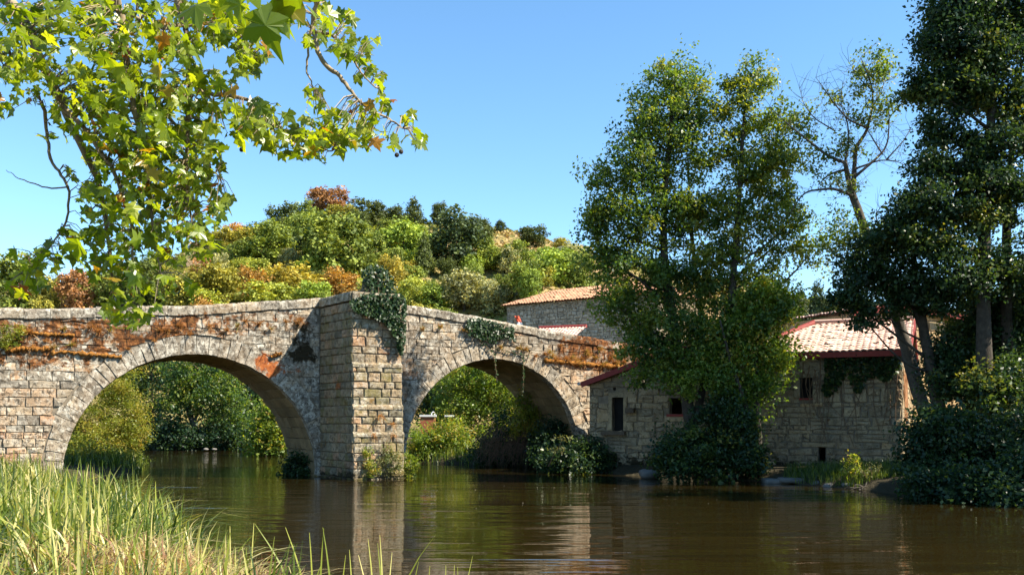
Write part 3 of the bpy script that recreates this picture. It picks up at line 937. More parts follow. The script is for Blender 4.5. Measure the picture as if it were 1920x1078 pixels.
def side_wall(A, B, z0, za, zb, th=0.4):
    A, B = np.array(A, float), np.array(B, float); u_ = unit(B - A); n_ = np.cross(u_, ZU)
    return [p + ZU * z + n_ * c for p, zz in ((A, (z0, za)), (B, (z0, zb))) for z in zz for c in (0, -th)], [(0, 1, 3, 2), (4, 6, 7, 5), (0, 4, 5, 1), (2, 3, 7, 6), (0, 2, 6, 4), (1, 5, 7, 3)]

r = rg(21)
# --- mill beside the bridge, gable towards the river
A1, B1 = np.array([3.25, 40.3, 0]), np.array([9.2, 37.5, 0])
L1 = np.linalg.norm(B1 - A1); u1 = unit(B1 - A1); m1 = np.cross(u1, ZU)
f1 = Frame(A1, u1, ZU, m1)
def a_of(fr, px, py=None):
    k = (px - 960) / F
    O, u_ = fr.O, fr.u
    return (k * O[1] - O[0]) / (u_[0] - k * u_[1])
def az(fr, px, py):
    a = a_of(fr, px); return a, H + (HZ - py) / F * (fr.O[1] + a * fr.u[1])
top1 = lambda a: 3.72 + 0.34 * min(a, 5.0) - 0.34 * max(a - 5.0, 0)
def hole(fr, x0, y0, x1, y1):
    a0, zt_ = az(fr, x0, y0); a1, zb_ = az(fr, x1, y1); return (a0, a1, zb_, zt_)
h1 = [hole(f1, 1148, 745, 1169, 808), hole(f1, 1149, 726, 1154, 732), hole(f1, 1196, 712, 1209, 725), hole(f1, 1255, 746, 1280, 776)]
mill1 = thing('mill_house', f1(L1 / 2, 0.3, -1.5), 'low stone mill abutting the bridge, red verge board under its sloping roof', 'mill')
wall_core(f1, L1, -0.3, top1, h1, 0.45).build('wall', M['mortar'], mill1)
stones_of(mill1, 'wall_stone', rubble(f1, L1, -0.2, top1, h1, 0.66, 0.31, r), 'mill', r, 0.5, 0.25)
backA, backB = A1 + (-m1) * 2.1, B1 + (-m1) * 6.0
mb = MB()
mb.add(*side_wall(backA, A1 - m1 * 0.47, -0.3, 3.6, 3.6)); mb.add(*side_wall(B1 - m1 * 0.47, backB, -0.3, top1(L1) - 0.05, top1(L1) - 0.05)); mb.add(*side_wall(backB, backA, -0.3, top1(L1) - 0.05, 3.6))
mb.build('rear_wall', M['mill'], mill1)
rid0, rid1 = f1(5.0, top1(5.0) + 0.1, 0.25), f1(5.0, top1(5.0) + 0.1, -4.9)
e0, e1 = f1(-0.3, top1(-0.3) + 0.1, 0.25), f1(-0.3, top1(-0.3) + 0.1, -2.0)
g0, g1 = f1(L1 + 0.15, top1(L1) + 0.05, 0.25), f1(L1 + 0.15, top1(L1) + 0.05, -5.9)
for Q, nm in (((e0, e1, rid1, rid0), 'roof_slope'), ((g0, g1, rid1, rid0), 'roof_slope')):
    V, Fc, tn = roof_tiles(*Q, r, rows=16); mk(nm, V, Fc, M['tile'], mill1, attrs=dict(tint=tn))
    nb = -ZU * 0.07
    mk('roof_boarding', [np.array(q) + nb for q in Q] + [np.array(q) + nb * 0.2 for q in Q], [(0, 1, 2, 3), (4, 5, 6, 7), (0, 1, 5, 4), (1, 2, 6, 5), (2, 3, 7, 6), (3, 0, 4, 7)], M['wood'], mill1)
plank('verge_board', e0 + m1 * 0.05 + ZU * 0.06, rid0 + m1 * 0.05 + ZU * 0.06, 0.22, 0.05, 'red', mill1)
plank('verge_board', rid0 + m1 * 0.05 + ZU * 0.06, g0 + m1 * 0.05 + ZU * 0.06, 0.22, 0.05, 'red', mill1)
# gutter end at the low eave
V, Fc = tube([e0 + m1 * 0.1 - u1 * 0.05, e1 - u1 * 0.05], 0.07, 8); mk('gutter', V, Fc, M['metal'], mill1)
d0, d1, dzb, dzt = h1[0]
def slab(fr, a, z, c): return boxv(fr.O, fr.u, fr.w, fr.m, a, z, c)
lint = slab(f1, (d0 - 0.16, d1 + 0.55), (dzt + 0.005, dzt + 0.22), (-0.3, 0.045))
mk('lintel', lint, BOXF, M['mill'], mill1, attrs=dict(tint=np.full(8, 0.45)))
for q in ((d0 - 0.17, d0 - 0.006), (d1 + 0.006, d1 + 0.15)):
    mk('door_jamb', slab(f1, q, (dzb + 0.02, dzt), (-0.3, 0.04)), BOXF, M['mill'], mill1, attrs=dict(tint=np.full(8, 0.6)))
mk('door_sill', slab(f1, (d0 - 0.42, d1 + 0.12), (dzb - 0.16, dzb - 0.01), (-0.3, 0.26)), BOXF, M['wood'], mill1)
mk('corbel', slab(f1, (d1 + 0.16, d1 + 0.52), (dzb + 0.75, dzb + 0.95), (-0.1, 0.30)), BOXF, M['wood'], mill1)
mk('dark_door_sheet', slab(f1, (d0 + 0.01, d1 - 0.01), (dzb, dzt - 0.01), (-0.34, -0.28)), BOXF, M['dark'], mill1)  # near-black sheet painted for the shade inside the opening
w0 = h1[3]
for q in ((w0[0] + 0.004, w0[0] + 0.06), (w0[1] - 0.06, w0[1] - 0.004)):
    mk('window_frame', slab(f1, q, (w0[2] + 0.01, w0[3] - 0.01), (-0.22, -0.12)), BOXF, M['wood'], mill1)
mk('window_sill', slab(f1, (w0[0] - 0.1, w0[1] + 0.1), (w0[2] - 0.10, w0[2] - 0.005), (-0.3, 0.07)), BOXF, M['red'], mill1)

# --- mill with the tiled roof and the vines
A2, B2 = np.array([9.24, 37.40, 0]), np.array([14.25, 35.05, 0])
L2 = np.linalg.norm(B2 - A2); u2 = unit(B2 - A2); m2 = np.cross(u2, ZU)
f2 = Frame(A2, u2, ZU, m2)
top2 = lambda a: 4.72
h2 = [hole(f2, 1500, 708, 1523, 746), hole(f2, 1534, 838, 1548, 866)]
mill2 = thing('mill_house', f2(L2 / 2, 0.4, -2.0), 'stone mill with pale pink tiled roof, red eave board and dry vines', 'mill')
wall_core(f2, L2, -0.2, top2, h2, 0.5).build('wall', M['mortar'], mill2)
stones_of(mill2, 'wall_stone', rubble(f2, L2, -0.1, top2, h2, 0.66, 0.31, r), 'mill', r, 0.42, 0.25)
D2 = 5.2
mb = MB()
bA, bB = A2 - m2 * D2, B2 - m2 * D2
mb.add(*side_wall(bB, bA, 0, 4.7, 4.7)); mb.add(*side_wall(bA, A2 - m2 * 0.55, 0, 4.7, 4.7))
mb.build('rear_wall', M['mill'], mill2)
fS = Frame(B2 - m2 * 0.02 - u2 * 0.02, -m2, ZU, u2)
wall_core(fS, D2, -0.2, lambda a: 4.7, [], 0.45).build('side_wall', M['mortar'], mill2)
stones_of(mill2, 'side_stone', rubble(fS, D2, -0.1, lambda a: 4.7, [], 0.6, 0.3, r), 'mill', r, 0.6, 0.2)
ev = 0.32
eA, eB = f2(-0.35, 4.72, ev), f2(L2 + 0.3, 4.72, ev)
kA, kB = f2(-0.35, 4.72, -D2 - ev), f2(L2 + 0.3, 4.72, -D2 - ev)
rA, rB = f2(2.1, 6.05, -D2 / 2), f2(L2 + 0.3, 6.05, -D2 / 2)
for Q in ((eA, eB, rB, rA), (kA, kB, rB, rA), (eA, kA, rA, rA)):
    V, Fc, tn = roof_tiles(*Q, r, rows=14); mk('roof_slope', V, Fc, M['tile'], mill2, attrs=dict(tint=tn))
    nb = -ZU * 0.07
    mk('roof_boarding', [np.array(q) + nb for q in Q] + [np.array(q) + nb * 0.2 for q in Q], [(0, 1, 2, 3), (4, 5, 6, 7), (0, 1, 5, 4), (1, 2, 6, 5), (2, 3, 7, 6), (3, 0, 4, 7)], M['wood'], mill2)
V, Fc = tube([eA + ZU * 0.05, rA + ZU * 0.09], 0.11, 8); mk('hip_cap', V, Fc, M['red'], mill2)
V, Fc = tube([rA + ZU * 0.09, rB + ZU * 0.09], 0.11, 8); mk('ridge_cap', V, Fc, M['tile'], mill2, attrs=dict(tint=np.full(len(V), 0.5)))
plank('eave_board', eA + ZU * 0.0, eB + ZU * 0.0, 0.20, 0.05, 'red', mill2)
plank('verge_board', eB + ZU * 0.06, rB + ZU * 0.06, 0.24, 0.06, 'red', mill2)
plank('verge_board', rB + ZU * 0.06, kB + ZU * 0.06, 0.24, 0.06, 'red', mill2)
w0 = h2[0]
mk('lintel', slab(f2, (w0[0] - 0.24, w0[1] + 0.10), (w0[3] + 0.005, w0[3] + 0.34), (-0.3, 0.05)), BOXF, M['mill'], mill2, attrs=dict(tint=np.full(8, 0.1), lich=np.full(8, 0.8)))
mk('window_jamb', slab(f2, (w0[0] - 0.22, w0[0] - 0.006), (w0[2], w0[3]), (-0.3, 0.045)), BOXF, M['mill'], mill2, attrs=dict(tint=np.full(8, 0.3)))
mk('window_sill', slab(f2, (w0[0] - 0.02, w0[1] + 0.02), (w0[2] - 0.07, w0[2] - 0.004), (-0.25, 0.05)), BOXF, M['red'], mill2)
for k in range(4):
    q = w0[0] + (w0[1] - w0[0]) * (k + 0.5) / 4
    mk('window_bar', slab(f2, (q - 0.012, q + 0.012), (w0[2], w0[3]), (-0.16, -0.13)), BOXF, M['dark'], mill2)
mk('dark_window_sheet', slab(f2, (w0[0] + 0.005, w0[1] - 0.005), (w0[2] + 0.01, w0[3] - 0.01), (-0.36, -0.30)), BOXF, M['dark'], mill2)  # near-black back sheet stands for the unlit room behind the window

# --- tan house behind the leaning trunks
th3 = math.radians(20)
u3 = np.array([math.cos(th3), math.sin(th3), 0]); m3 = np.cross(u3, ZU)
O3 = P(1600, 790, 44.0); O3[2] = 0
f3 = Frame(O3, u3, ZU, m3); L3 = 8.4
pk = a_of(f3, 1692)
zpk = az(f3, 1692, 572)[1]; zr = az(f3, 1822, 600)[1]; slp = (zpk - zr) / (a_of(f3, 1822) - pk)
top3 = lambda a: zpk - 0.12 - slp * abs(a - pk)
house = thing('tan_house', f3(L3 / 2, 2.0, -3), 'tan stone house with red gable boards behind the leaning trunks', 'house')
wall_core(f3, L3, 1.0, top3, [], 0.4).build('wall', M['mortar'], house)
it = []
for poly in courses(0, L3, 1.5, zpk, (0.36, 0.5), (0.55, 0.95), r):
    c = np.mean(poly, 0); sl = -slp if c[0] > pk else slp
    poly = clip(poly, -sl, 1, top3(c[0]) - sl * c[0])
    if len(poly) > 2 and area(poly) > 0.03:
        s = stone(poly, f3, r, gap=0.008, back=0.07, proud=0.015)
        if s: it.append((area(poly), s))
stones_of(house, 'ashlar_block', it, 'tan', r, 0.5, 0.3, 0.1)
g0, gp, g1 = f3(-0.3, top3(-0.3) + 0.15, 0.3), f3(pk, zpk + 0.03, 0.3), f3(L3 + 0.3, top3(L3 + 0.3) + 0.15, 0.3)
for a_, b_ in ((g0, gp), (g1, gp)):
    Q = (a_, a_ - m3 * 6, b_ - m3 * 6, b_)
    V, Fc, tn = roof_tiles(*Q, r, rows=12); mk('roof_slope', V, Fc, M['tile'], house, attrs=dict(tint=tn))
    plank('verge_board', a_ + m3 * 0.05 + ZU * 0.04, b_ + m3 * 0.05 + ZU * 0.04, 0.30, 0.05, 'red', house)
mb = MB(); q0, q1, q2, q3 = f3(0, 0, -0.45), f3(L3, 0, -0.45), f3(L3, 0, -5.8), f3(0, 0, -5.8)
mb.add(*side_wall(q1, q2, 1, top3(L3), top3(L3))); mb.add(*side_wall(q3, q0, 1, top3(0), top3(0))); mb.add(*side_wall(q2, q3, 1, top3(L3), top3(0)))
mb.build('rear_wall', M['tan'], house)

# --- grey barn above the bridge
u4 = unit(np.array([0.80, -0.60, 0])); m4 = np.cross(u4, ZU)
O4 = P(950, 790, 79.0); O4[2] = 0; f4 = Frame(O4, u4, ZU, m4)
L4 = a_of(f4, 1235); ze = az(f4, 950, 574)[1]
barn = thing('stone_barn', f4(L4 / 2, 5.0, -3), 'long grey rubble barn with old terracotta roof above the bridge parapet', 'barn')
t4 = lambda a: ze
wall_core(f4, L4, 3.0, t4, [], 0.5).build('wall', M['mortar'], barn)
stones_of(barn, 'wall_stone', rubble(f4, L4, 7.0, t4, [], 0.44, 0.24, r, gap=0.01), 'barn', r, 0.35, 0.25, 0.9)
D4 = 7.0
mb = MB(); q1, q2, q3, q0 = f4(L4, 0, -0.5), f4(L4, 0, -D4), f4(0, 0, -D4), f4(0, 0, -0.5)
mb.add(*side_wall(q1, q2, 3, ze, ze)); mb.add(*side_wall(q2, q3, 3, ze, ze)); mb.add(*side_wall(q3, q0, 3, ze, ze)); mb.build('rear_wall', M['mill'], barn)
eA, eB, kA, kB = f4(-0.3, ze, 0.35), f4(L4 + 0.3, ze, 0.35), f4(-0.3, ze, -D4 - 0.3), f4(L4 + 0.3, ze, -D4 - 0.3)
rA, rB = f4(2.4, ze + 1.45, -D4 / 2), f4(L4 - 2, ze + 1.45, -D4 / 2)
for Q in ((eA, eB, rB, rA), (kA, kB, rB, rA), (eA, kA, rA, rA), (eB, kB, rB, rB)):
    V, Fc, tn = roof_tiles(*Q, r, pitch=0.28, rows=12, ht=0.07); mk('roof_slope', V, Fc, M['tile2'], barn, attrs=dict(tint=tn))
# --- lean-to roof in front of the barn
O5 = P(1016, 790, 66.0); O5[2] = 0
u5 = unit(np.array([0.93, -0.36, 0])); m5 = np.cross(u5, ZU); f5 = Frame(O5, u5, ZU, m5)
L5 = 3.0; zr5 = az(f5, 1020, 616)[1]
shed = thing('lean_to_shed', f5(L5 / 2, 4, -1), 'small shed with pale tiles and a red ridge just over the parapet', 'shed')
mb = MB()
for a_, b_ in ((f5(0, 0, 1.8), f5(L5, 0, 1.8)), (f5(L5, 0, 1.8), f5(L5, 0, -0.2)), (f5(0, 0, -0.2), f5(0, 0, 1.8))):
    mb.add(*side_wall(a_, b_, 3.5, zr5 - 0.75, zr5 - 0.75, 0.2))
mb.build('wall', M['mill'], shed)
Q = (f5(-0.2, zr5 - 0.85, 2.2), f5(L5 + 0.2, zr5 - 0.85, 2.2), f5(L5 + 0.2, zr5, 0), f5(-0.2, zr5, 0))
V, Fc, tn = roof_tiles(*Q, r, rows=8); mk('roof_slope', V, Fc, M['tile'], shed, attrs=dict(tint=tn))
V, Fc = tube([Q[3] + ZU * 0.06, Q[2] + ZU * 0.06], 0.12, 8); mk('ridge_cap', V, Fc, M['red'], shed)

# --- red cloth by the barn corner, white wall glimpsed through the right arch, hilltop flag
C0 = P(969, 602, 60.0)
wv = [(i, j) for j in range(6) for i in range(4)]
V = np.array([C0 + np.array([(i / 3 - 0.5) * 0.30 + 0.05 * j, 0.05 * math.sin(i * 2.1 + j), 0.32 - j * 0.13]) for i, j in wv])
Fc = [(j * 4 + i, j * 4 + i + 1, (j + 1) * 4 + i + 1, (j + 1) * 4 + i) for j in range(5) for i in range(3)]
flagp = thing('banner', C0 - ZU * 1.0, 'small red and white banner in front of the barn corner', 'banner')
mk('cloth', V[:16], Fc[:9], simple_mat('red_cloth', (0.62, 0.09, 0.04), 0.8, 0.2, 5), flagp)
mk('cloth_hem', V[12:], [(0, 1, 5, 4), (1, 2, 6, 5), (2, 3, 7, 6), (4, 5, 9, 8), (5, 6, 10, 9), (6, 7, 11, 10)], M['white'], flagp)
V, Fc = tube([C0 + np.array([-0.16, 0, -2.6]), C0 + np.array([-0.16, 0, 0.35])], 0.02, 6); mk('pole', V, Fc, M['wood'], flagp)

C0 = P(806, 779, 52.0)
lw = thing('garden_wall', C0 - ZU * 1.2, 'low white garden wall with small arch glimpsed through the right arch', 'wall')
u6 = np.array([1.0, 0, 0]); v6 = np.array([0, 1.0, 0])
mk('coping_slab', boxv(C0, u6, v6, ZU, (-0.55, 0.35), (-0.15, 0.15), (-0.06, 0.05)), BOXF, M['white'], lw)
mk('wall_base', boxv(C0, u6, v6, ZU, (-0.5, 0.3), (-0.1, 0.1), (-1.6, -0.062)), BOXF, simple_mat('brick_red', (0.35, 0.12, 0.06), 0.9, 0.3, 6), lw)
ar = [C0 + np.array([0.18 + 0.09 * math.cos(a), -0.05, 0.05 + 0.15 * math.sin(a)]) for a in np.linspace(0, math.pi, 9)]
V, Fc = tube(ar, 0.03, 6); mk('arch_loop', V, Fc, M['white'], lw)
mk('coping_slab', boxv(C0 + np.array([0.8, 0.1, 0.0]), u6, v6, ZU, (0, 0.5), (-0.15, 0.15), (-0.05, 0.04)), BOXF, M['white'], lw)

# ------------------------------------------------------------------ rocks and slabs on the bank
def rock(name, label, c, rad, r, mat='rock', cat='rock', flat=1.0):
    n1, n2 = 7, 10
    V = []; ph = r.uniform(0, 6, 6)
    for i in range(n1 + 1):
        th_ = math.pi * i / n1
        for j in range(n2):
            a = 2 * math.pi * j / n2
            d = np.array([math.sin(th_) * math.cos(a), math.sin(th_) * math.sin(a), math.cos(th_)])
            k = 1 + 0.14 * math.sin(2 * a + ph[0]) * math.sin(th_) + 0.1 * math.sin(3 * a + 2 * th_ + ph[1]) + 0.08 * math.sin(5 * d[0] + ph[2])
            e = np.sign(d) * np.abs(d) ** flat
            V.append(np.asarray(c) + e * np.asarray(rad) * k)
    Fc = [(i * n2 + j, (i + 1) * n2 + j, (i + 1) * n2 + (j + 1) % n2, i * n2 + (j + 1) % n2) for i in range(n1) for j in range(n2)]
    return mk(name, V, Fc, M[mat], smooth=True, label=label, cat=cat)
r = rg(5)
rock('boulder', 'rounded grey boulder lying in the water below the mill', P(1217, 889, 36.3), (0.46, 0.5, 0.19), r, flat=0.8)
rock('stone_slab', 'flat mossy slab at the water edge left of the sunlit plant', P(1488, 900, 33.3), (0.48, 0.6, 0.10), r, cat='slab', flat=0.5)
rock('stone_slab', 'low dark slab at the left end of the bank stones', P(1455, 903, 33.6), (0.40, 0.5, 0.12), r, cat='slab', flat=0.5)
rock('stone_slab', 'sunlit pale slab under the bright green plant', P(1594, 909, 31.2), (0.42, 0.4, 0.09), r, cat='slab', flat=0.5)
rock('boulder', 'pale stone on the far bank seen through the left arch, left one', P(386, 842, 69.0), (0.22, 0.3, 0.10), r)
rock('boulder', 'pale stone on the far bank seen through the left arch, right one', P(402, 842, 69.0), (0.20, 0.3, 0.09), r)
for px, py, Y, nm in ((1530, 910, 32.3, 'dark stone between the two slabs on the right bank'), (1560, 913, 31.6, 'small dark stone touching the sunlit slab'), (1650, 920, 30.0, 'brown stone right of the sunlit slab'), (1690, 924, 29.2, 'low stone at the foot of the dark shrubs')):
    rock('boulder', nm, P(px, py, Y), (0.26, 0.3, 0.16), r)

# ------------------------------------------------------------------ hillside trees
def round_crown(seed, n, kind):
    r = rg(seed)
    if kind == 'cone':
        lob = [(np.array([0, 0, 0.12 + 0.8 * q]), np.array([0.40 * (1 - q) + 0.06] * 2 + [0.16]), int(10 + 26 * (1 - q))) for q in np.linspace(0, 1, 8)]
    else:
        lob = [(np.array([0, 0, 0.42]), np.array([0.40, 0.40, 0.42]), 80), (np.array([0, 0, 0.16]), np.array([0.40, 0.40, 0.18]), 34)]
        for i in range(11):
            a = r.uniform(0, 2 * np.pi); h_ = r.uniform(0.22, 0.86); rr = 0.40 * math.sqrt(max(0.1, 1 - ((h_ - 0.45) / 0.55) ** 2))
            q = r.uniform(0.14, 0.22)
            lob.append((np.array([rr * 0.72 * math.cos(a), rr * 0.72 * math.sin(a), h_]), np.array([q, q, q * 0.85]), 16))
    C, O = sample_clumps(lob, r)
    V, Fq, tn = crown_mesh(C, O, r, 0.095, n / len(C), 0.05, (0.5, 0.22), 0.5, 0.8, 0.85)
    return mesh_data('crown', V, Fq, M['hill'], dict(tint=tn))
CR = {'round': [round_crown(100 + i, 5200, 'round') for i in range(5)], 'cone': [round_crown(120 + i, 3600, 'cone') for i in range(2)],
      'bush': [round_crown(140 + i, 2600, 'round') for i in range(4)]}
tv, tf = tube([(0, 0, -0.1), (0.01, 0, 0.25), (0, 0.01, 0.6)], [0.03, 0.015], 6)
TRUNK = mesh_data('trunk', tv, tf, M['bark'])

def ray_ground(px, py, lo=93, hi=260):
    Ys = np.arange(lo, hi, 0.5)
    X = (px - 960) / F * Ys; zr_ = H + (HZ - py) / F * Ys
    d = terrain(X, Ys) - zr_
    k = np.where(d > 0)[0]
    Y = Ys[k[0]] if len(k) else 212.0
    if len(k) == 0:
        k2 = int(np.argmax(terrain(X, Ys) / Ys)); Y = Ys[k2]
    x = (px - 960) / F * Y
    return np.array([x, Y, tz(x, Y)])
HC = dict(dk=(0.060, 0.088, 0.022), gr=(0.12, 0.17, 0.030), br=(0.16, 0.24, 0.038), ol=(0.20, 0.21, 0.036), yl=(0.26, 0.24, 0.042), oc=(0.30, 0.19, 0.045),
          ru=(0.235, 0.135, 0.055), gy=(0.21, 0.235, 0.10), lm=(0.24, 0.30, 0.05), bl=(0.050, 0.082, 0.036))
hr_ = rg(77)
def hill_tree(b, w_, h_, kind, col, label, group=None, trunk=True):
    nm = {'round': 'hillside_tree', 'cone': 'conifer', 'bush': 'hillside_shrub'}[kind]
    o = thing(nm, b, label, {'round': 'tree', 'cone': 'tree', 'bush': 'shrub'}[kind], group)
    o.scale = (w_ * hr_.uniform(0.85, 1.2), w_, h_); o.rotation_euler = (0, 0, hr_.uniform(0, 6.28))
    c = bpy.data.objects.new('crown', CR[kind][hr_.integers(len(CR[kind]))]); scene.collection.objects.link(c); c.parent = o; c['kind'] = 'stuff'
    k = np.array(HC[col]) * hr_.uniform(0.95, 1.35) * (np.array([1.38, 1.22, 1.35]) * (1.12 if col not in ('dk', 'bl', 'ru', 'oc') else 1.0)); c.color = (*k, 1)
    if trunk:
        t_ = bpy.data.objects.new('trunk', TRUNK); scene.collection.objects.link(t_); t_.parent = o
    return o
# (px, foot row, width, height in photo pixels, kind, colour, label)
HT = [
 (617, 412, 76, 62, 'round', 'ru', 'russet brown tree on the summit of the hill'),
 (532, 438, 70, 56, 'round', 'dk', 'dark tree left of the summit, just under the skyline'),
 (572, 422, 48, 46, 'round', 'gr', 'tree with ochre tip directly left of the russet summit tree'),
 (630, 524, 132, 128, 'round', 'gr', 'big full green tree in the middle of the hill'),
 (645, 430, 66, 46, 'round', 'ol', 'light olive tree right below the russet summit tree'),
 (690, 432, 70, 58, 'round', 'dk', 'dark tree right of the summit'),
 (742, 428, 44, 42, 'round', 'dk', 'small dark skyline tree between the summit and the pair of conifers'),
 (776, 422, 54, 46, 'cone', 'dk', 'dark pointed tree pair on the skyline right of the summit'),
 (825, 412, 40, 44, 'round', 'dk', 'round dark tree standing highest on the right skyline'),
 (852, 500, 118, 98, 'round', 'bl', 'broad very dark tree on the right flank of the hill'),
 (756, 496, 92, 84, 'round', 'br', 'bright green tree right of the big central one'),
 (796, 520, 52, 76, 'cone', 'dk', 'dark narrow tree below the bright green one'),
 (705, 500, 60, 70, 'round', 'gr', 'green tree squeezed between the central and the bright tree'),
 (905, 437, 30, 22, 'round', 'gr', 'small bush on the skyline above the terraces'),
 (939, 436, 24, 24, 'round', 'bl', 'lone small dark tree on the bare right skyline'),
 (1000, 465, 52, 42, 'round', 'dk', 'dark round bush at the end of the dry slope'),
 (1052, 474, 44, 28, 'round', 'ol', 'low olive bush near the rocky end of the ridge'),
 (505, 500, 96, 78, 'round', 'gr', 'green tree left of the big central one'),
 (455, 510, 84, 62, 'round', 'gr', 'mid-green tree low on the left flank of the hill'),
 (560, 470, 70, 66, 'round', 'gr', 'tree above the left shoulder of the central one'),
 (480, 455, 60, 40, 'bush', 'dk', 'dark scrub on the left skyline'),
 (440, 450, 50, 34, 'bush', 'oc', 'tawny scrub at the left end of the skyline'),
 (1040, 535, 86, 66, 'round', 'br', 'bright bush on the lower right slope, left of two'),
 (1085, 545, 66, 76, 'round', 'gr', 'bright bush on the lower right slope beside the alder'),
 (985, 548, 76, 60, 'round', 'gr', 'green bush under the terraces'),
 (1015, 505, 50, 40, 'bush', 'br', 'light green bush on the upper terrace'),
 (870, 585, 100, 72, 'round', 'gy', 'grey-green broom bush above the right parapet'),
 (925, 592, 70, 66, 'round', 'gy', 'grey-green tree left of the barn roof'),
 (815, 588, 80, 56, 'round', 'br', 'light green bush behind the parapet right of the shrine'),
 (736, 552, 58, 72, 'round', 'yl', 'yellowish bush behind the ivy-grown shrine'),
 (775, 582, 66, 62, 'round', 'lm', 'lime green bush right behind the shrine'),
 (468, 566, 92, 64, 'bush', 'oc', 'ochre autumn thicket above the left parapet'),
 (560, 560, 110, 66, 'bush', 'yl', 'yellow-orange thicket above the left parapet near the middle'),
 (640, 560, 90, 58, 'bush', 'oc', 'orange thicket left of the shrine'),
 (505, 586, 96, 58, 'round', 'lm', 'light green bushy tree above the coping of the left span'),
 (590, 586, 88, 54, 'round', 'br', 'fresh green tree above the coping near the pier'),
 (405, 578, 96, 84, 'round', 'ol', 'olive tree behind the hanging leaves'),
 (345, 586, 80, 74, 'round', 'ol', 'olive tree by the lowest hanging leaves'),
 (385, 520, 56, 46, 'bush', 'ru', 'russet bush under the ruined wall'),
 (145, 592, 78, 80, 'round', 'ru', 'tan brown tree behind the left parapet'),
 (40, 596, 104, 112, 'round', 'gr', 'green tree at the left edge above the parapet'),
 (95, 592, 60, 70, 'round', 'ol', 'olive bush between the left-edge tree and the brown tree'),
 (205, 588, 70, 80, 'round', 'gr', 'green tree right of the tan brown tree'),
 (262, 585, 92, 98, 'round', 'dk', 'dark green tree behind the hanging plane leaves'),
 (310, 580, 70, 76, 'round', 'gr', 'mid green tree below the far houses on the left'),
 (700, 575, 60, 60, 'bush', 'lm', 'lime scrub hidden behind the shrine'),
 (1500, 612, 60, 66, 'cone', 'bl', 'dark conifer behind the pink tiled mill, left one'),
 (1532, 612, 52, 76, 'cone', 'bl', 'dark conifer behind the pink tiled mill, right one'),
 (1565, 612, 80, 60, 'round', 'dk', 'dark tree over the ridge of the pink tiled mill'),
 (1455, 610, 90, 70, 'round', 'gr', 'green tree behind the alders over the mills'),
]
for px, pb, w_, h_, kind, col, lab in HT:
    b = ray_ground(px, pb); k = b[1] / F
    hill_tree(b, w_ * k * 1.05, h_ * k * 1.02, kind, col, lab)
WT = [(430, 480), (470, 470), (520, 465), (545, 505), (590, 450), (600, 480), (575, 520), (660, 455), (680, 480), (690, 520), (725, 460), (740, 520), (790, 455), (810, 470), (830, 520), (880, 520), (900, 490), (905, 465), (925, 505), (870, 445), (960, 520), (980, 500), (890, 545), (950, 560), (1010, 560), (1060, 510), (1080, 500), (480, 520), (420, 530), (520, 545)]
for px, pb in WT:
    b = ray_ground(px + hr_.normal(0, 6), pb + hr_.normal(0, 4)); k = b[1] / F; cn = ['gr', 'dk', 'gr', 'ol', 'br', 'lm', 'gy'][hr_.integers(7)]
    nm = {'gr': 'mid green', 'dk': 'dark green', 'ol': 'olive', 'br': 'bright green', 'lm': 'lime green', 'gy': 'grey-green'}[cn]
    lb = nm + (' tree in the wood on the left flank of the hill' if px < 640 else ' tree in the wood on the right flank of the hill')
    hill_tree(b, hr_.uniform(44, 74) * k, hr_.uniform(36, 56) * k, 'round', cn, lb, lb.replace('tree', 'trees'))
# scrub individuals spread over the slopes
CN = dict(dk='dark green', gr='mid green', br='bright green', ol='olive', yl='yellowish', oc='ochre', ru='russet', gy='grey-green', lm='lime green', bl='blackish green')
zones = [('scrub bush on the lower left hillside', -70, -32, 96, 175, ['gr', 'ol', 'lm', 'oc', 'yl', 'gr', 'gy', 'ol', 'gr'], 70),
         ('scrub bush on the lower middle hillside', -32, -8, 96, 185, ['gr', 'gr', 'ol', 'dk', 'lm', 'gr', 'yl'], 70),
         ('scrub bush among the terraces of the right slope', -8, 26, 96, 150, ['gy', 'ol', 'gr', 'gy', 'ol', 'br'], 36),
         ('bush on the low ground behind the mills', 26, 90, 85, 190, ['dk', 'gr', 'bl'], 40)]
for lab, x0, x1, y0, y1, cols, n in zones:
    for i in range(n):
        Y = hr_.uniform(y0, y1); X = hr_.uniform(x0, x1) * Y / 130
        s = hr_.uniform(1.8, 4.0)
        cn = cols[hr_.integers(len(cols))]; lb = CN[cn] + ' ' + lab
        hill_tree(np.array([X, Y, tz(X, Y) - 0.3]), s * hr_.uniform(1.1, 1.7), s * hr_.uniform(0.8, 1.2), 'bush', cn, lb, lb.replace('bush', 'bushes'), False)
# dry grass and low scrub between them, too fine to count
r = rg(31)
n = 42000
Y = 94 + 128 * r.random(n) ** 0.8; X = (r.uniform(-0.58, 0.62, n)) * Y
Zt = terrain(X, Y)
C = np.stack([X, Y, Zt + r.uniform(0.0, 0.45, n)], 1)
pn = np.sin(X * 0.21 + 1) * np.sin(Y * 0.17) + 0.6 * np.sin(X * 0.09 - Y * 0.12) + r.normal(0, 0.35, n)
bare = (X / Y * F + 960 > 930) & (X / Y * F + 960 < 1130)
st_ = np.sin(Zt * 0.62 + 0.8)
pn = pn + np.where(X > -22, 0.5 * (st_ > 0.35), 0)
pn = np.where(bare & (Zt > 34), pn + 0.35, pn - 0.45)
V, Fq = leaf_quads(C, 0.75, r, 0.9, None, 0, 0.7)
scrub_m = leaf_mat('dry_scrub', [(0, (0.08, 0.11, 0.025)), (0.4, (0.19, 0.20, 0.045)), (0.65, (0.36, 0.28, 0.10)), (1, (0.46, 0.31, 0.16))], 0.2, 0.7, 0.15)
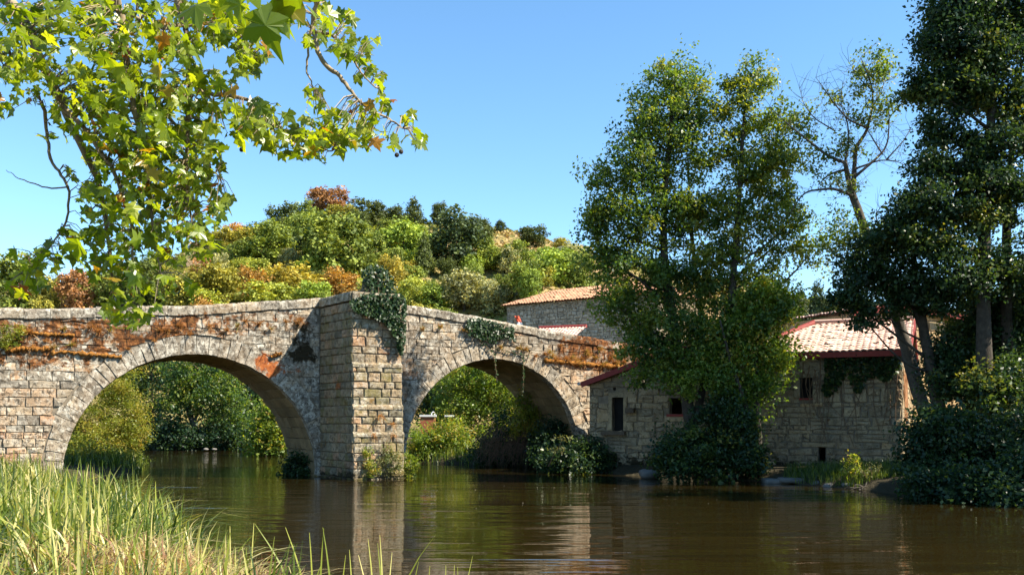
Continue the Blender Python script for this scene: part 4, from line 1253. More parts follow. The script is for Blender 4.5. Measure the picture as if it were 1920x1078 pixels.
mk('hillside_undergrowth', V, Fq, scrub_m, attrs=dict(tint=np.repeat(np.clip(0.42 + 0.27 * pn, 0, 1), 4)), kind='stuff', label='low undergrowth and dry grass covering the hillside', cat='undergrowth')

# outcrops, ruin, far house, flag
r = rg(8)
for px, py, w_, lab in ((588, 402, 2.2, 'grey outcrop among the trees left of the summit'), (716, 398, 1.8, 'grey outcrop on the skyline right of the summit'), (1066, 470, 2.6, 'rocky outcrop at the right end of the ridge'), (425, 436, 2.4, 'rocky knoll at the left end of the skyline')):
    b = ray_ground(px, py + 6); rock('rock_outcrop', lab, b + np.array([0, 0.3, -0.1]), (w_, w_ * 0.8, w_ * 0.6), r, cat='outcrop')
b0, b1 = ray_ground(345, 505), ray_ground(440, 470)
ruin = thing('ruined_wall', b0, 'ruined grey stone building with sloping wall on the left hillside', 'ruin')
u7 = unit((b1 - b0) * np.array([1, 1, 0])); L7 = np.linalg.norm((b1 - b0)[:2])
kz = b0[1] / F
f0 = b0 * np.array([1, 1, 0])
mb = MB()
mb.add(*side_wall(f0, f0 + u7 * 30 * kz, b0[2] - 3, b0[2] + 20 * kz, b0[2] + 20 * kz, 5.0)); mb.build('tower_block', M['mill'], ruin)
mb = MB(); mb.add(*side_wall(f0 + u7 * 30 * kz, f0 + u7 * L7, b0[2] - 3, b0[2] + 20 * kz, b1[2] + 9 * kz, 1.0)); mb.build('terrace_wall', M['mill'], ruin)
fr7 = Frame(b0 * np.array([1, 1, 0]), u7, ZU, np.cross(u7, ZU))
for a_, z_ in ((3 * kz, 12 * kz), (3 * kz, 3 * kz)):
    mk('window', slab(fr7, (a_, a_ + 3 * kz), (b0[2] + z_, b0[2] + z_ + 4 * kz), (-0.2, 0.03)), BOXF, M['dark'], ruin)
b = ray_ground(105, 532); kz = b[1] / F
hs = thing('far_house', b, 'far house with red roof between the trees at left', 'house')
mb = MB(); w_ = 16 * kz
mb.add(boxv(b, np.array([1., 0, 0]), np.array([0, 1., 0]), ZU, (-w_ / 2, w_ / 2), (0, w_), (-2, 7 * kz)), BOXF); mb.build('wall', M['white'], hs)
pv = [b + np.array(q) for q in ((-w_ * .6, -1, 7 * kz), (w_ * .6, -1, 7 * kz), (w_ * .6, w_ + 1, 7 * kz), (-w_ * .6, w_ + 1, 7 * kz), (-w_ * 0.1, w_ / 2, 14 * kz), (w_ * .1, w_ / 2, 14 * kz))]
mk('roof', pv, [(0, 1, 5, 4), (1, 2, 5), (2, 3, 4, 5), (3, 0, 4), (3, 2, 1, 0)], M['red'], hs)
b = ray_ground(594, 405); kz = b[1] / F
fl = thing('hilltop_flag', b, 'white flag flying beside the russet tree on the summit', 'flag')
V, Fc = tube([b, b + ZU * 56 * kz], 0.08, 6); mk('pole', V, Fc, M['metal'], fl)
V = []; ng = 8
for j in range(4):
    for i in range(ng):
        V.append(b + np.array([-i * 1.9 * kz, 0.5 * math.sin(i * 1.1), (55 - j * 4.0 - i * 1.1 + 1.2 * math.sin(i * 0.9 + j)) * kz]))
mk('cloth', V, [(j * ng + i, j * ng + i + 1, (j + 1) * ng + i + 1, (j + 1) * ng + i) for j in range(3) for i in range(ng - 1)], M['white'], fl)

# ------------------------------------------------------------------ trees and bushes seen through and behind the arches
def ground_pt(px, Y): x = (px - 960) / F * Y; return np.array([x, Y, tz(x, Y)])
r = rg(41)
tree('willow_bush', 'sunlit yellow-green willow bush on the left bank under the left arch', 'bush', ground_pt(185, 47.5), [pxs([(172, 872), (185, 820), (215, 730)], 47.5), pxs([(195, 872), (220, 830), (240, 770)], 47.5)],
     lobes_px([(195, 795, 80, 60, 150), (212, 735, 46, 46, 80), (185, 842, 72, 32, 90), (238, 790, 40, 66, 100), (150, 800, 50, 56, 60), (225, 858, 46, 16, 50), (175, 868, 60, 22, 70, -7.0), (150, 850, 50, 30, 50, -6.0), (215, 872, 40, 14, 40, -6.0), (215, 690, 40, 30, 34), (120, 780, 60, 66, 40)], 47.5), 'willow', r, 0.40, 62, 0.10, (0.5, 0.22), trad=(0.06, 0.02), every=3, slim=0.45, twr=0.02)
far_specs = [
 ('shaded alder on the far bank, left one seen through the left arch', 285, 76, [(285, 700, 55, 60, 90), (270, 780, 50, 60, 90), (300, 640, 60, 50, 60), (295, 825, 40, 24, 40)], 'alder_dark', (0.35, 0.22)),
 ('leaning grey-barked tree on the far bank under the left arch', 365, 72, [(360, 705, 55, 40, 90), (400, 735, 60, 45, 90), (345, 750, 45, 40, 60), (430, 770, 45, 40, 60), (390, 660, 70, 40, 50)], 'alder', (0.35, 0.32)),
 ('dense dark tree on the far bank right of the leaning one', 450, 78, [(450, 720, 60, 50, 110), (480, 770, 50, 50, 90), (430, 800, 60, 40, 80), (500, 700, 60, 60, 70), (450, 650, 70, 40, 50)], 'alder_dark', (0.3, 0.3)),
 ('dark low shrub line at the far water edge', 330, 71.5, [(300, 820, 50, 22, 70), (350, 815, 40, 22, 50), (420, 825, 50, 20, 60), (470, 822, 40, 22, 50)], 'alder_dark', (0.3, 0.2)),
 ('bright bush on the right bank seen inside the left arch', 505, 60, [(505, 810, 30, 34, 70), (525, 780, 30, 34, 60), (490, 838, 24, 16, 40), (535, 830, 26, 26, 40)], 'lit', (0.55, 0.25)),
]
for lab, px, Y, lob, mt, tn in far_specs:
    b = ground_pt(px, Y)
    if 'leaning' in lab: tr = [(pxs([(372, 838), (366, 800), (352, 770), (350, 740), (362, 700)], Y), (0.28, 0.10)), (pxs([(372, 820), (362, 790), (380, 760), (395, 720)], Y), (0.16, 0.06))]; bk = 'bark2'
    else: tr = [np.array([b, b + ZU * 2.0, P(lob[0][0], lob[0][1], Y)])]; bk = 'bark'
    tree('bank_shrub' if 'shrub' in lab or 'bush' in lab else 'bank_tree', lab, 'shrub' if 'shrub' in lab or 'bush' in lab else 'tree', b, tr, lobes_px(lob, Y), mt, r, 0.65, 42, 0.20, tn, bk, trad=(0.16, 0.05), every=2)
near_specs = [
 ('tall sunlit bush filling the middle of the right arch', 880, 54, [(870, 730, 60, 60, 150), (900, 690, 60, 40, 90), (930, 760, 60, 60, 130), (850, 790, 50, 40, 70), (960, 720, 50, 50, 60), (900, 810, 50, 30, 50)], 'lit', (0.5, 0.25), 0.5, 0.13),
 ('bright leafy shrub at the water edge by the pier', 800, 50.8, [(800, 830, 42, 30, 90), (845, 820, 40, 28, 80), (790, 855, 34, 18, 50), (830, 850, 40, 18, 50), (870, 840, 30, 30, 50)], 'lit', (0.6, 0.25), 0.4, 0.12),
 ('dark spreading tree behind the left haunch of the right arch', 815, 56, [(800, 755, 40, 40, 60), (790, 720, 50, 40, 40), (830, 750, 30, 30, 30)], 'alder_dark', (0.5, 0.3), 0.5, 0.14),
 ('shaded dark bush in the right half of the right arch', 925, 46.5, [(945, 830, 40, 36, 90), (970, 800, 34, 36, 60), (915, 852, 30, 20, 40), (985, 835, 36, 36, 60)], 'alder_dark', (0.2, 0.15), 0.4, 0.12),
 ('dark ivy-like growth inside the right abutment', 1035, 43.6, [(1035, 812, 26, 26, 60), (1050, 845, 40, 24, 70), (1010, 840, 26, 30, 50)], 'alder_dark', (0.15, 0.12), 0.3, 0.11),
 ('low dark ferny bush at the foot of the mill by the bridge', 1080, 39.9, [(1080, 868, 60, 22, 110), (1110, 858, 36, 24, 60), (1040, 868, 36, 20, 50), (1130, 878, 30, 12, 40)], 'alder_dark', (0.3, 0.2), 0.35, 0.12),
 ('yellow-green shrub on the bank under the right abutment', 985, 45.5, [(985, 800, 24, 22, 40), (990, 760, 30, 30, 40)], 'willow', (0.5, 0.25), 0.4, 0.12),
]
for lab, px, Y, lob, mt, tn, cr, sz in near_specs:
    b = ground_pt(px, Y)
    tree('bank_tree' if 'tree' in lab else 'bank_shrub', lab, 'tree' if 'tree' in lab else 'shrub', b, [np.array([b, b + ZU * 0.6, P(lob[0][0], lob[0][1], Y)])], lobes_px(lob, Y), mt, r, cr, 46, sz, tn, trad=(0.07, 0.02), every=2, twr=0.02)
# pale sprays catching the sun over the dark fern
for px, py, lab in ((1055, 822, 'upper pale leaf spray sticking out by the right abutment'), (1042, 844, 'lower pale leaf spray sticking out by the right abutment')):
    C = np.array([P(px + r.normal(0, 9), py + r.normal(0, 3), 38.6) for _ in range(60)])
    o = thing('leaf_spray', P(px, py + 14, 38.9), lab, 'plant')
    V, Fq = leaf_quads(C, 0.13, r, 0.8, None, 0, 0.6); mk('leaves', V, Fq, M['pale'], o, attrs=dict(tint=np.repeat(r.uniform(0.2, 0.8, len(C)), 4)), kind='stuff')
    V, Fc = tube([P(px - 14, py + 30, 39.2), P(px, py, 38.6)], [0.02, 0.008], 5); mk('stem', V, Fc, M['twig'], o)
# dry brown twigs hanging over the water under the right arch
o = thing('dry_brushwood', P(950, 872, 45.6), 'tangle of dry brown twigs over the water under the right arch', 'brushwood')
mb = MB()
for i in range(160):
    x = r.uniform(905, 1000); y0 = r.uniform(792, 835); y1 = r.uniform(845, 878)
    V, Fc = tube(smooth_path([P(x + 12, y0, 45.8 + r.normal(0, .4)), P(x + r.normal(0, 8), (y0 + y1) / 2 - 8, 45.4), P(x + r.normal(-8, 10), y1, 45.2)], 6), [0.016, 0.006], 4); mb.add(V, Fc)
mb.build('twigs', M['twig'], o, kind='stuff')
# dark tuft at the waterline of the pier's upstream side
b = P(570, 880, 39.0)
tree('bank_shrub', 'dark grassy tuft at the waterline left of the pier', 'shrub', b * np.array([1, 1, 0]), [], lobes_px([(568, 872, 26, 14, 50), (548, 880, 16, 10, 20)], 38.6), 'alder_dark', r, 0.25, 40, 0.12, (0.3, 0.15))
# weeds on the foot of the pier
tree('pier_weed', 'pale flowering weed hanging on the foot of the pier, right', 'weed', on_bridge(732, 890, 2.95), [], [(on_bridge(732, 862, 3.05), np.array([0.50, 0.2, 0.48]), 46), (on_bridge(745, 885, 3.05), np.array([0.25, 0.2, 0.3]), 16)], 'pale', r, 0.16, 40, 0.06, (0.5, 0.25))
tree('pier_weed', 'green weed clinging to the front of the pier, left', 'weed', on_bridge(690, 895, 2.95), [], [(on_bridge(688, 858, 3.0), np.array([0.18, 0.12, 0.3]), 16), (on_bridge(697, 882, 3.02), np.array([0.22, 0.14, 0.28]), 20)], 'lit', r, 0.13, 36, 0.06, (0.75, 0.2))
tree('pier_weed', 'leafy green weed leaning out at the right edge of the pier', 'weed', on_bridge(765, 898, 2.2), [], [(on_bridge(766, 872, 2.3), np.array([0.25, 0.2, 0.5]), 30)], 'lit', r, 0.16, 36, 0.08, (0.65, 0.2))

# ------------------------------------------------------------------ the alders in front of the mills
r = rg(51)
Ya = 35.6
tree('alder_tree', 'tall alder with the left of the twin crowns by the mill, leaning left', 'tree', ground_pt(1305, Ya),
     [(pxs([(1306, 880), (1298, 800), (1280, 700), (1252, 560), (1240, 420), (1255, 280), (1266, 130)], Ya), (0.26, 0.04)), (pxs([(1300, 800), (1330, 680), (1310, 560), (1295, 430), (1290, 300)], Ya, Ya + 1), (0.16, 0.03))],
     lobes_px([(1330, 400, 40, 50, 30), (1325, 520, 50, 50, 34), (1205, 250, 40, 40, 24), (1110, 440, 30, 40, 18), (1120, 330, 24, 30, 10), (1266, 148, 50, 50, 46), (1240, 225, 70, 60, 70), (1300, 215, 36, 60, 30), (1185, 315, 66, 48, 60), (1268, 310, 70, 60, 66), (1140, 400, 44, 48, 44), (1215, 400, 66, 60, 66), (1290, 410, 50, 60, 50), (1135, 480, 40, 40, 34),
               (1185, 490, 70, 62, 66), (1262, 510, 70, 60, 70), (1160, 580, 50, 40, 36), (1235, 600, 80, 55, 66), (1190, 648, 50, 30, 26), (1300, 600, 60, 60, 50), (1270, 680, 70, 38, 46), (1225, 700, 40, 26, 22)], Ya),
     'alder', r, 0.40, 60, 0.125, (0.48, 0.26), twr=0.04)
tree('alder_tree', 'tall alder with the right of the twin crowns by the mill', 'tree', ground_pt(1345, Ya - 0.5),
     [(pxs([(1345, 880), (1352, 780), (1366, 640), (1376, 500), (1386, 380), (1392, 250), (1402, 140)], Ya - 0.4), (0.22, 0.03))],
     lobes_px([(1340, 220, 22, 40, 12), (1460, 300, 46, 40, 26), (1480, 420, 40, 40, 22), (1402, 150, 40, 38, 30), (1366, 150, 12, 26, 8), (1400, 220, 50, 46, 44), (1445, 250, 40, 40, 22), (1365, 290, 36, 46, 28), (1428, 315, 60, 48, 50), (1368, 380, 46, 50, 36), (1440, 400, 52, 46, 44), (1400, 460, 60, 44, 46), (1470, 350, 36, 36, 16),
               (1345, 480, 36, 50, 26), (1470, 470, 46, 34, 22), (1380, 550, 60, 46, 40), (1525, 470, 36, 44, 14), (1500, 420, 30, 40, 10)], Ya - 0.4, ),
     'alder', r, 0.36, 52, 0.12, (0.58, 0.25), twr=0.035)
tree('alder_tree', 'lower bushy alder with bright sunlit leaves right of the twin crowns', 'tree', ground_pt(1425, 34.9),
     [(pxs([(1425, 890), (1420, 790), (1415, 690), (1425, 580)], 34.8), (0.16, 0.04)), (pxs([(1420, 860), (1400, 760), (1370, 680), (1350, 600)], 34.8, 34.2), (0.12, 0.03))],
     lobes_px([(1430, 545, 56, 44, 60), (1470, 590, 34, 40, 44), (1405, 605, 56, 44, 56), (1458, 665, 36, 30, 44), (1345, 630, 46, 40, 44), (1375, 690, 56, 28, 44), (1320, 700, 60, 34, 50), (1430, 720, 40, 26, 30), (1395, 770, 26, 40, 24), (1425, 655, 40, 40, 30)], 34.9),
     'lit', r, 0.40, 62, 0.125, (0.42, 0.3), twr=0.03)
tree('bank_shrub', 'dark dense shrub round the foot of the alders at the water', 'shrub', ground_pt(1325, 34.8), [pxs([(1330, 890), (1335, 820), (1340, 780)], 34.8)],
     lobes_px([(1300, 838, 50, 30, 60), (1350, 820, 36, 36, 50), (1390, 800, 30, 26, 40), (1275, 868, 40, 22, 44), (1340, 872, 44, 22, 50), (1385, 868, 40, 26, 44), (1252, 850, 20, 26, 16), (1412, 858, 28, 24, 26), (1340, 770, 30, 30, 30), (1400, 828, 22, 16, 20)], 34.4), 'alder_dark', r, 0.38, 56, 0.13, (0.42, 0.28), every=2)

# sparse tree with bare twigs
Yd = 34.0
o = thing('sparse_tree', ground_pt(1735, Yd), 'half-bare tree with a leaning trunk and thin open crown against the sky', 'tree')
mb = MB()
TRD = [([(1738, 780), (1722, 735), (1700, 650), (1672, 560), (1642, 480), (1612, 400), (1597, 358)], (0.34, 0.17)),
 ([(1597, 362), (1590, 330), (1584, 305)], (0.15, 0.10)), ([(1600, 355), (1602, 320), (1604, 275), (1625, 240), (1636, 200), (1637, 170), (1626, 145), (1614, 118)], (0.12, 0.015)),
 ([(1597, 366), (1562, 357), (1512, 363), (1495, 382), (1482, 405)], (0.08, 0.015)), ([(1586, 318), (1556, 325), (1534, 347)], (0.07, 0.012)),
 ([(1584, 305), (1552, 296), (1520, 270), (1480, 240), (1443, 205)], (0.08, 0.012)), ([(1625, 240), (1590, 230), (1565, 205), (1545, 180), (1530, 155)], (0.05, 0.010)),
 ([(1566, 246), (1525, 225), (1505, 195), (1500, 165)], (0.035, 0.008)), ([(1603, 332), (1655, 290), (1665, 270), (1668, 220), (1662, 190)], (0.07, 0.012)),
 ([(1655, 290), (1636, 260), (1627, 243)], (0.04, 0.02)), ([(1606, 316), (1650, 300), (1680, 305), (1706, 316)], (0.05, 0.008)), ([(1662, 300), (1692, 268), (1708, 240)], (0.04, 0.006)),
 ([(1584, 305), (1592, 270), (1590, 235), (1575, 200), (1580, 170)], (0.05, 0.01)), ([(1636, 200), (1655, 165), (1660, 130)], (0.03, 0.008)), ([(1640, 470), (1655, 440), (1640, 400), (1660, 380)], (0.06, 0.012)), ([(1637, 172), (1612, 150), (1592, 120)], (0.03, 0.006))]
paths = []
for L, rr in TRD:
    q = pxs(L, Yd); q[1:, 1] += np.cumsum(r.normal(0, 0.16, len(q) - 1)); q[1:, 0] *= q[1:, 1] / Yd
    q = smooth_path(q, 4 * len(L)); paths.append(q)
    V, Fc = tube(q, [v * 0.78 for v in rr], 7, 0.05, r); mb.add(V, Fc)
mb.build('trunk', M['bark2'], o, smooth=True)
mb = MB()
allp = np.concatenate(paths[1:])
for i in range(420):
    a = allp[r.integers(len(allp))]; d = unit(r.normal(0, 1, 3) + np.array([0, 0, 0.5])); L = r.uniform(0.4, 1.3)
    V, Fc = tube(np.array([a, a + d * L * 0.5 + r.normal(0, 0.06, 3), a + d * L + r.normal(0, 0.1, 3)]), [0.009, 0.003], 3); mb.add(V, Fc)
mb.build('twigs', M['bark2'], o, kind='stuff')
C, O = sample_clumps(lobes_px([(1640, 125, 42, 30, 30), (1620, 150, 30, 30, 12), (1655, 195, 28, 24, 12), (1625, 215, 34, 20, 14), (1500, 235, 34, 36, 16), (1480, 210, 30, 30, 10), (1535, 300, 34, 26, 10), (1590, 270, 36, 24, 14), (1568, 190, 30, 26, 7), (1598, 350, 14, 20, 6),
    (1585, 435, 40, 30, 22), (1625, 450, 40, 40, 20), (1570, 400, 26, 20, 5), (1545, 345, 26, 20, 6), (1510, 300, 30, 20, 8), (1660, 440, 26, 40, 12), (1560, 470, 30, 20, 8), (1600, 500, 30, 24, 10)], Yd), r)
V, Fq, tn = crown_mesh(C, O, r, 0.36, 34, 0.11, (0.55, 0.22)); mk('crown', V, Fq, M['alder'], o, attrs=dict(tint=tn), kind='stuff')

# the big dark alders at the right edge
Ye = 31.0
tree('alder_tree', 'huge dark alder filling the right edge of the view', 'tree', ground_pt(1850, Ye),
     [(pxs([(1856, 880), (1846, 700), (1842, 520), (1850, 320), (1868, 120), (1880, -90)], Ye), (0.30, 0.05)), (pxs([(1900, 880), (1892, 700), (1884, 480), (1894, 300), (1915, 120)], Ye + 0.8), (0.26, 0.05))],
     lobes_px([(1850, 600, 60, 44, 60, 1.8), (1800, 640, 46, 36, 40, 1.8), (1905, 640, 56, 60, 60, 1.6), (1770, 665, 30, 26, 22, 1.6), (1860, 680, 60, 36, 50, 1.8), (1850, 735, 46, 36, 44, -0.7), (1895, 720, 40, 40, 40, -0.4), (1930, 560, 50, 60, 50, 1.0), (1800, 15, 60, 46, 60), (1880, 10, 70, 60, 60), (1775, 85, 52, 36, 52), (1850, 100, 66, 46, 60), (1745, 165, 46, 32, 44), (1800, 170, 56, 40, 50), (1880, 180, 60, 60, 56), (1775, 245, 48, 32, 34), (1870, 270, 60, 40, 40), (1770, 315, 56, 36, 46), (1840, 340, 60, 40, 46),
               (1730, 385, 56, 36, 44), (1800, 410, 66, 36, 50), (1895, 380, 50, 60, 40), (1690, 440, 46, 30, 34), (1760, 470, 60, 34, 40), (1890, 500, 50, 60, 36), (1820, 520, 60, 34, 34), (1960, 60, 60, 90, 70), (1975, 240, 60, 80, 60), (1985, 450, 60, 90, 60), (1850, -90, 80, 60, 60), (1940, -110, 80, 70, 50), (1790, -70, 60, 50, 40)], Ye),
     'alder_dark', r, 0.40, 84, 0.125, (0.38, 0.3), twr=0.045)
tree('alder_tree', 'dark alder on a thin leaning trunk drooping over the pink roof', 'tree', ground_pt(1765, 32.5),
     [(pxs([(1768, 800), (1752, 720), (1735, 640), (1722, 560), (1712, 470)], 32.4), (0.24, 0.08)), (pxs([(1735, 640), (1700, 540), (1650, 490)], 32.4, 32.0), (0.09, 0.03))],
     lobes_px([(1660, 470, 56, 36, 50), (1625, 525, 56, 36, 56), (1690, 530, 56, 40, 50), (1590, 560, 36, 26, 22), (1750, 560, 56, 40, 46), (1650, 575, 50, 22, 26), (1720, 545, 40, 22, 20), (1800, 545, 60, 26, 30), (1625, 605, 26, 20, 10), (1600, 490, 30, 26, 12), (1870, 580, 40, 40, 30)], 32.2),
     'alder_dark', r, 0.38, 60, 0.12, (0.32, 0.22), twr=0.035)
for lab, px, Y, lob, mt, tn in (
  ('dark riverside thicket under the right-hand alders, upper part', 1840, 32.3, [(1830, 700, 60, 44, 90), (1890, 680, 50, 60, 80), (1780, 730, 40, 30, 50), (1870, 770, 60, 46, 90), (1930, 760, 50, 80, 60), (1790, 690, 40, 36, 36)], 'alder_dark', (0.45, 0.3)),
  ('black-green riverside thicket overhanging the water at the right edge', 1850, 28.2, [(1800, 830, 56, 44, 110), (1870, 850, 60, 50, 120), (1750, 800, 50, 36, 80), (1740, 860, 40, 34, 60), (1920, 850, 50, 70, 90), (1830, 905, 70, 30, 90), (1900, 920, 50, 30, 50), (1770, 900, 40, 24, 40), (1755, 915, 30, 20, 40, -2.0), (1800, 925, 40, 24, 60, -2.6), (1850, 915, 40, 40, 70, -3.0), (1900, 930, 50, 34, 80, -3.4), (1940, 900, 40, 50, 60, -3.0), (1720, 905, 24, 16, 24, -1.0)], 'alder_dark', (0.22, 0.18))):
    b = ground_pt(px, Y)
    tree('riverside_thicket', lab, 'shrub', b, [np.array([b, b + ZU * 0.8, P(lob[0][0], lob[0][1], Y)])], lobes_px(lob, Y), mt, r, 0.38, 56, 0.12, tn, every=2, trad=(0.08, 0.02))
# unseen alder added beyond the right edge to shade the thicket
for i, (px, Y) in enumerate(((2230, 25),)):
    b = ground_pt(px, Y)
    tree('alder_tree', 'unseen alder added beyond the right edge to shade the thicket', 'tree', b, [(np.array([b, b + ZU * 6, b + ZU * 13]), (0.3, 0.06))],
         [(b + np.array([0, 0, 9.0]), np.array([2.6, 2.6, 5.0]), 260), (b + np.array([0.4, 0, 5.0]), np.array([3.0, 3.0, 2.6]), 140), (b + np.array([-1.0, 0, 2.0]), np.array([2.6, 2.6, 1.6]), 110)], 'alder_dark', r, 0.45, 50, 0.14, (0.35, 0.25), every=3)

# plants on the right bank
def sprig(name, label, base, h_, n, size, mat, r, tint=(0.5, 0.2), spread=0.35):
    o = thing(name, base, label, 'plant')
    mb = MB(); C = []
    for i in range(n):
        d = unit(np.array([r.normal(0, spread), r.normal(0, spread), 1.0])); hh = h_ * r.uniform(0.6, 1.0)
        q = np.array([base, base + d * hh * 0.5, base + d * hh + r.normal(0, 0.04, 3)])
        V, Fc = tube(q, [0.012, 0.004], 4); mb.add(V, Fc)
        for k in np.linspace(0.25, 1, 14):
            for _ in range(3): C.append(base + d * hh * k + r.normal(0, 0.09 * (1.2 - 0.6 * k), 3))
    mb.build('stems', M['twig'], o)
    C = np.array(C); V, Fq = leaf_quads(C, size, r, 0.6, None, 0, 0.5)
    mk('leaves', V, Fq, M[mat], o, attrs=dict(tint=np.repeat(np.clip(r.normal(*tint, len(C)), 0, 1), 4)), kind='stuff')
b = P(1600, 905, 31.0)
sprig('young_plant', 'bright green upright plant in the sun on the right bank', b, 1.05, 7, 0.11, 'lit', r, (0.75, 0.15), 0.18)
sprig('young_plant', 'paler speckled plant right of the bright green one', P(1636, 908, 30.6), 0.75, 9, 0.06, 'pale', r, (0.4, 0.2), 0.4)
# grass on the right bank
def grass_patch(name, label, pts, r, h=(0.2, 0.45), w=0.012, mat='grass', tint=(0.25, 0.15), lean=0.35, parent=None, kind='stuff', segs=3):
    n = len(pts)
    d = r.uniform(0, 2 * np.pi, n); hh = r.uniform(h[0], h[1], n); le = np.abs(r.normal(0, lean, n))
    dirv = np.stack([np.cos(d), np.sin(d), np.zeros(n)], 1); side = np.stack([-np.sin(d + r.normal(0, 0.8, n)), np.cos(d), np.zeros(n)], 1)
    V = np.empty((n, (segs + 1) * 2, 3))
    for s in range(segs + 1):
        k = s / segs
        c = pts + dirv * (hh * le * k ** 1.8)[:, None] + ZU * (hh * k * (1 - 0.42 * np.minimum(le, 1.3) * k * k))[:, None]
        ww = (w * r.uniform(0.7, 1.3, n) * (1 - 0.9 * k ** 1.5))[:, None] if s == 0 else ww0 * (1 - 0.92 * k ** 1.6)
        if s == 0: ww0 = ww
        V[:, 2 * s] = c - side * ww; V[:, 2 * s + 1] = c + side * ww
    m_ = (segs + 1) * 2
    base = (np.arange(n) * m_)[:, None]
    Fq = np.concatenate([base + np.array([2 * s, 2 * s + 1, 2 * s + 3, 2 * s + 2]) for s in range(segs)])
    tn = np.repeat(np.clip(r.normal(tint[0], tint[1], n), 0, 1), m_)
    return V.reshape(-1, 3), Fq, tn
n = 5000
px = r.uniform(1470, 1740, n); Y = r.uniform(30.2, 34.8, n); X = (px - 960) / F * Y
ok = river_sd(X, Y) < -0.25
pts = np.stack([X, Y, terrain(X, Y)], 1)[ok]
V, Fq, tn = grass_patch('', '', pts, r, (0.15, 0.42), 0.012, tint=(0.15, 0.15))
mk('bank_grass', V, Fq, M['grass'], attrs=dict(tint=tn), kind='stuff', label='green grass on the right bank below the mill wall', cat='grass')
for (x0, x1, y0, y1, n, lab) in ((-25, -14.6, 30.5, 50, 9000, 'grass on the left bank just behind the left arch'), (-8, 4.5, 43.5, 53, 7000, 'grass on the bank behind the right arch')):
    X = r.uniform(x0, x1, n); Y = r.uniform(y0, y1, n); ok = river_sd(X, Y) < -0.05
    q = (np.stack([X, Y], 1) - BA[:2]) @ BM[:2]; ok &= (q < -BW - 0.05) | (q > 0.1)
    pts = np.stack([X, Y, terrain(X, Y)], 1)[ok]
    V, Fq, tn = grass_patch('', '', pts, r, (0.25, 0.8), 0.02, tint=(0.3, 0.2), lean=0.6)
    mk('bank_grass', V, Fq, M['grass'], attrs=dict(tint=tn), kind='stuff', label=lab, cat='grass')
# driftwood litter at the sunny spot
o = thing('driftwood', P(1630, 922, 30.2), 'heap of driftwood and dead stalks by the sunlit slab', 'driftwood')
mb = MB()
for i in range(70):
    a = P(r.uniform(1600, 1660), r.uniform(908, 922), 30.3 + r.normal(0, .2)); d = unit(np.array([r.normal(0, 1), r.normal(0, .5), r.normal(0, 0.25)]))
    V, Fc = tube(np.array([a - d * 0.15, a + r.normal(0, 0.02, 3), a + d * r.uniform(0.1, 0.25)]), [0.012, 0.005], 4); mb.add(V, Fc)
mb.build('sticks', M['bark2'], o, kind='stuff')

# ------------------------------------------------------------------ ivy and wall plants
def in_poly(x, y, poly):
    ins = np.zeros(len(x), bool)
    for (x0, y0), (x1, y1) in zip(poly, poly[1:] + poly[:1]):
        c = ((y0 > y) != (y1 > y)) & (x < (x1 - x0) * (y - y0) / (y1 - y0 + 1e-9) + x0); ins ^= c
    return ins
def fill_poly(poly, n, r):
    p = np.array(poly, float); lo, hi = p.min(0), p.max(0)
    out = []
    while len(out) < n:
        q = r.uniform(lo, hi, (n * 2, 2)); out += q[in_poly(q[:, 0], q[:, 1], poly)].tolist()
    return np.array(out[:n])
r = rg(61)
def ivy(name, label, pts, size, r, stems=None, mat='ivy'):
    o = thing(name, pts[np.argmin(pts[:, 2])], label, 'ivy')
    n = len(pts)
    N = unit(np.tile(BM * 0.8 + ZU * 0.45, (n, 1)) + r.normal(0, 0.55, (n, 3)))
    D = unit(np.cross(N, r.normal(0, 1, (n, 3)))); S = np.cross(N, D)
    s = (size * r.uniform(0.6, 1.3, n))[:, None]
    sh = [(0, -0.5, 0), (0.5, -0.25, -0.06), (0.28, 0.05, 0.04), (0, 0.6, -0.06), (-0.28, 0.05, 0.04), (-0.5, -0.25, -0.06)]
    V = np.stack([pts + S * s * a + D * s * b + N * s * c for a, b, c in sh], 1).reshape(-1, 3)
    base = (np.arange(n) * 6)[:, None]
    Fq = np.concatenate([base + np.array([0, 1, 2, 3]), base + np.array([0, 3, 4, 5])])
    mk('leaves', V, Fq, M[mat], o, attrs=dict(tint=np.repeat(np.clip(r.normal(0.4, 0.25, n), 0, 1), 6)), kind='stuff')
    if stems:
        mb = MB()
        for q in stems:
            V, Fc = tube(smooth_path(q, 8), [0.018, 0.008], 5); mb.add(V, Fc)
        mb.build('stems', M['twig'], o)
    return o
mound = [(683, 508), (690, 500), (706, 498), (718, 504), (728, 512), (737, 525), (742, 548), (756, 553), (762, 566), (761, 600), (760, 640), (754, 668), (747, 660), (744, 640), (733, 622), (722, 606), (700, 596), (682, 590), (664, 584), (655, 566), (672, 557), (683, 548)]
q = fill_poly(mound, 3000, r)
pts = np.array([on_bridge(a, b, 2.2 + (0.62 if b > 552 else 0.42 * r.random()) + abs(r.normal(0, 0.09))) for a, b in q])
pts += np.where(pts[:, 2:3] > 6.95, 1.0, 0.0) * r.normal(0, 0.06, pts.shape)
ivy('ivy_mound', 'glossy ivy smothering the shrine on the pier and hanging down its right side', pts, 0.10, r,
    [[on_bridge(700, 590, 2.72), on_bridge(712, 560, 2.74), on_bridge(706, 510, 2.5)], [on_bridge(752, 660, 2.72), on_bridge(750, 600, 2.74), on_bridge(740, 555, 2.75)]])
drap = [(878, 597), (905, 597), (940, 606), (962, 612), (966, 622), (958, 638), (940, 634), (925, 646), (908, 640), (895, 634), (880, 632), (872, 615)]
q = fill_poly(drap, 900, r)
pts = np.array([on_bridge(a, b, 0.10 + abs(r.normal(0, 0.07))) for a, b in q])
st = []
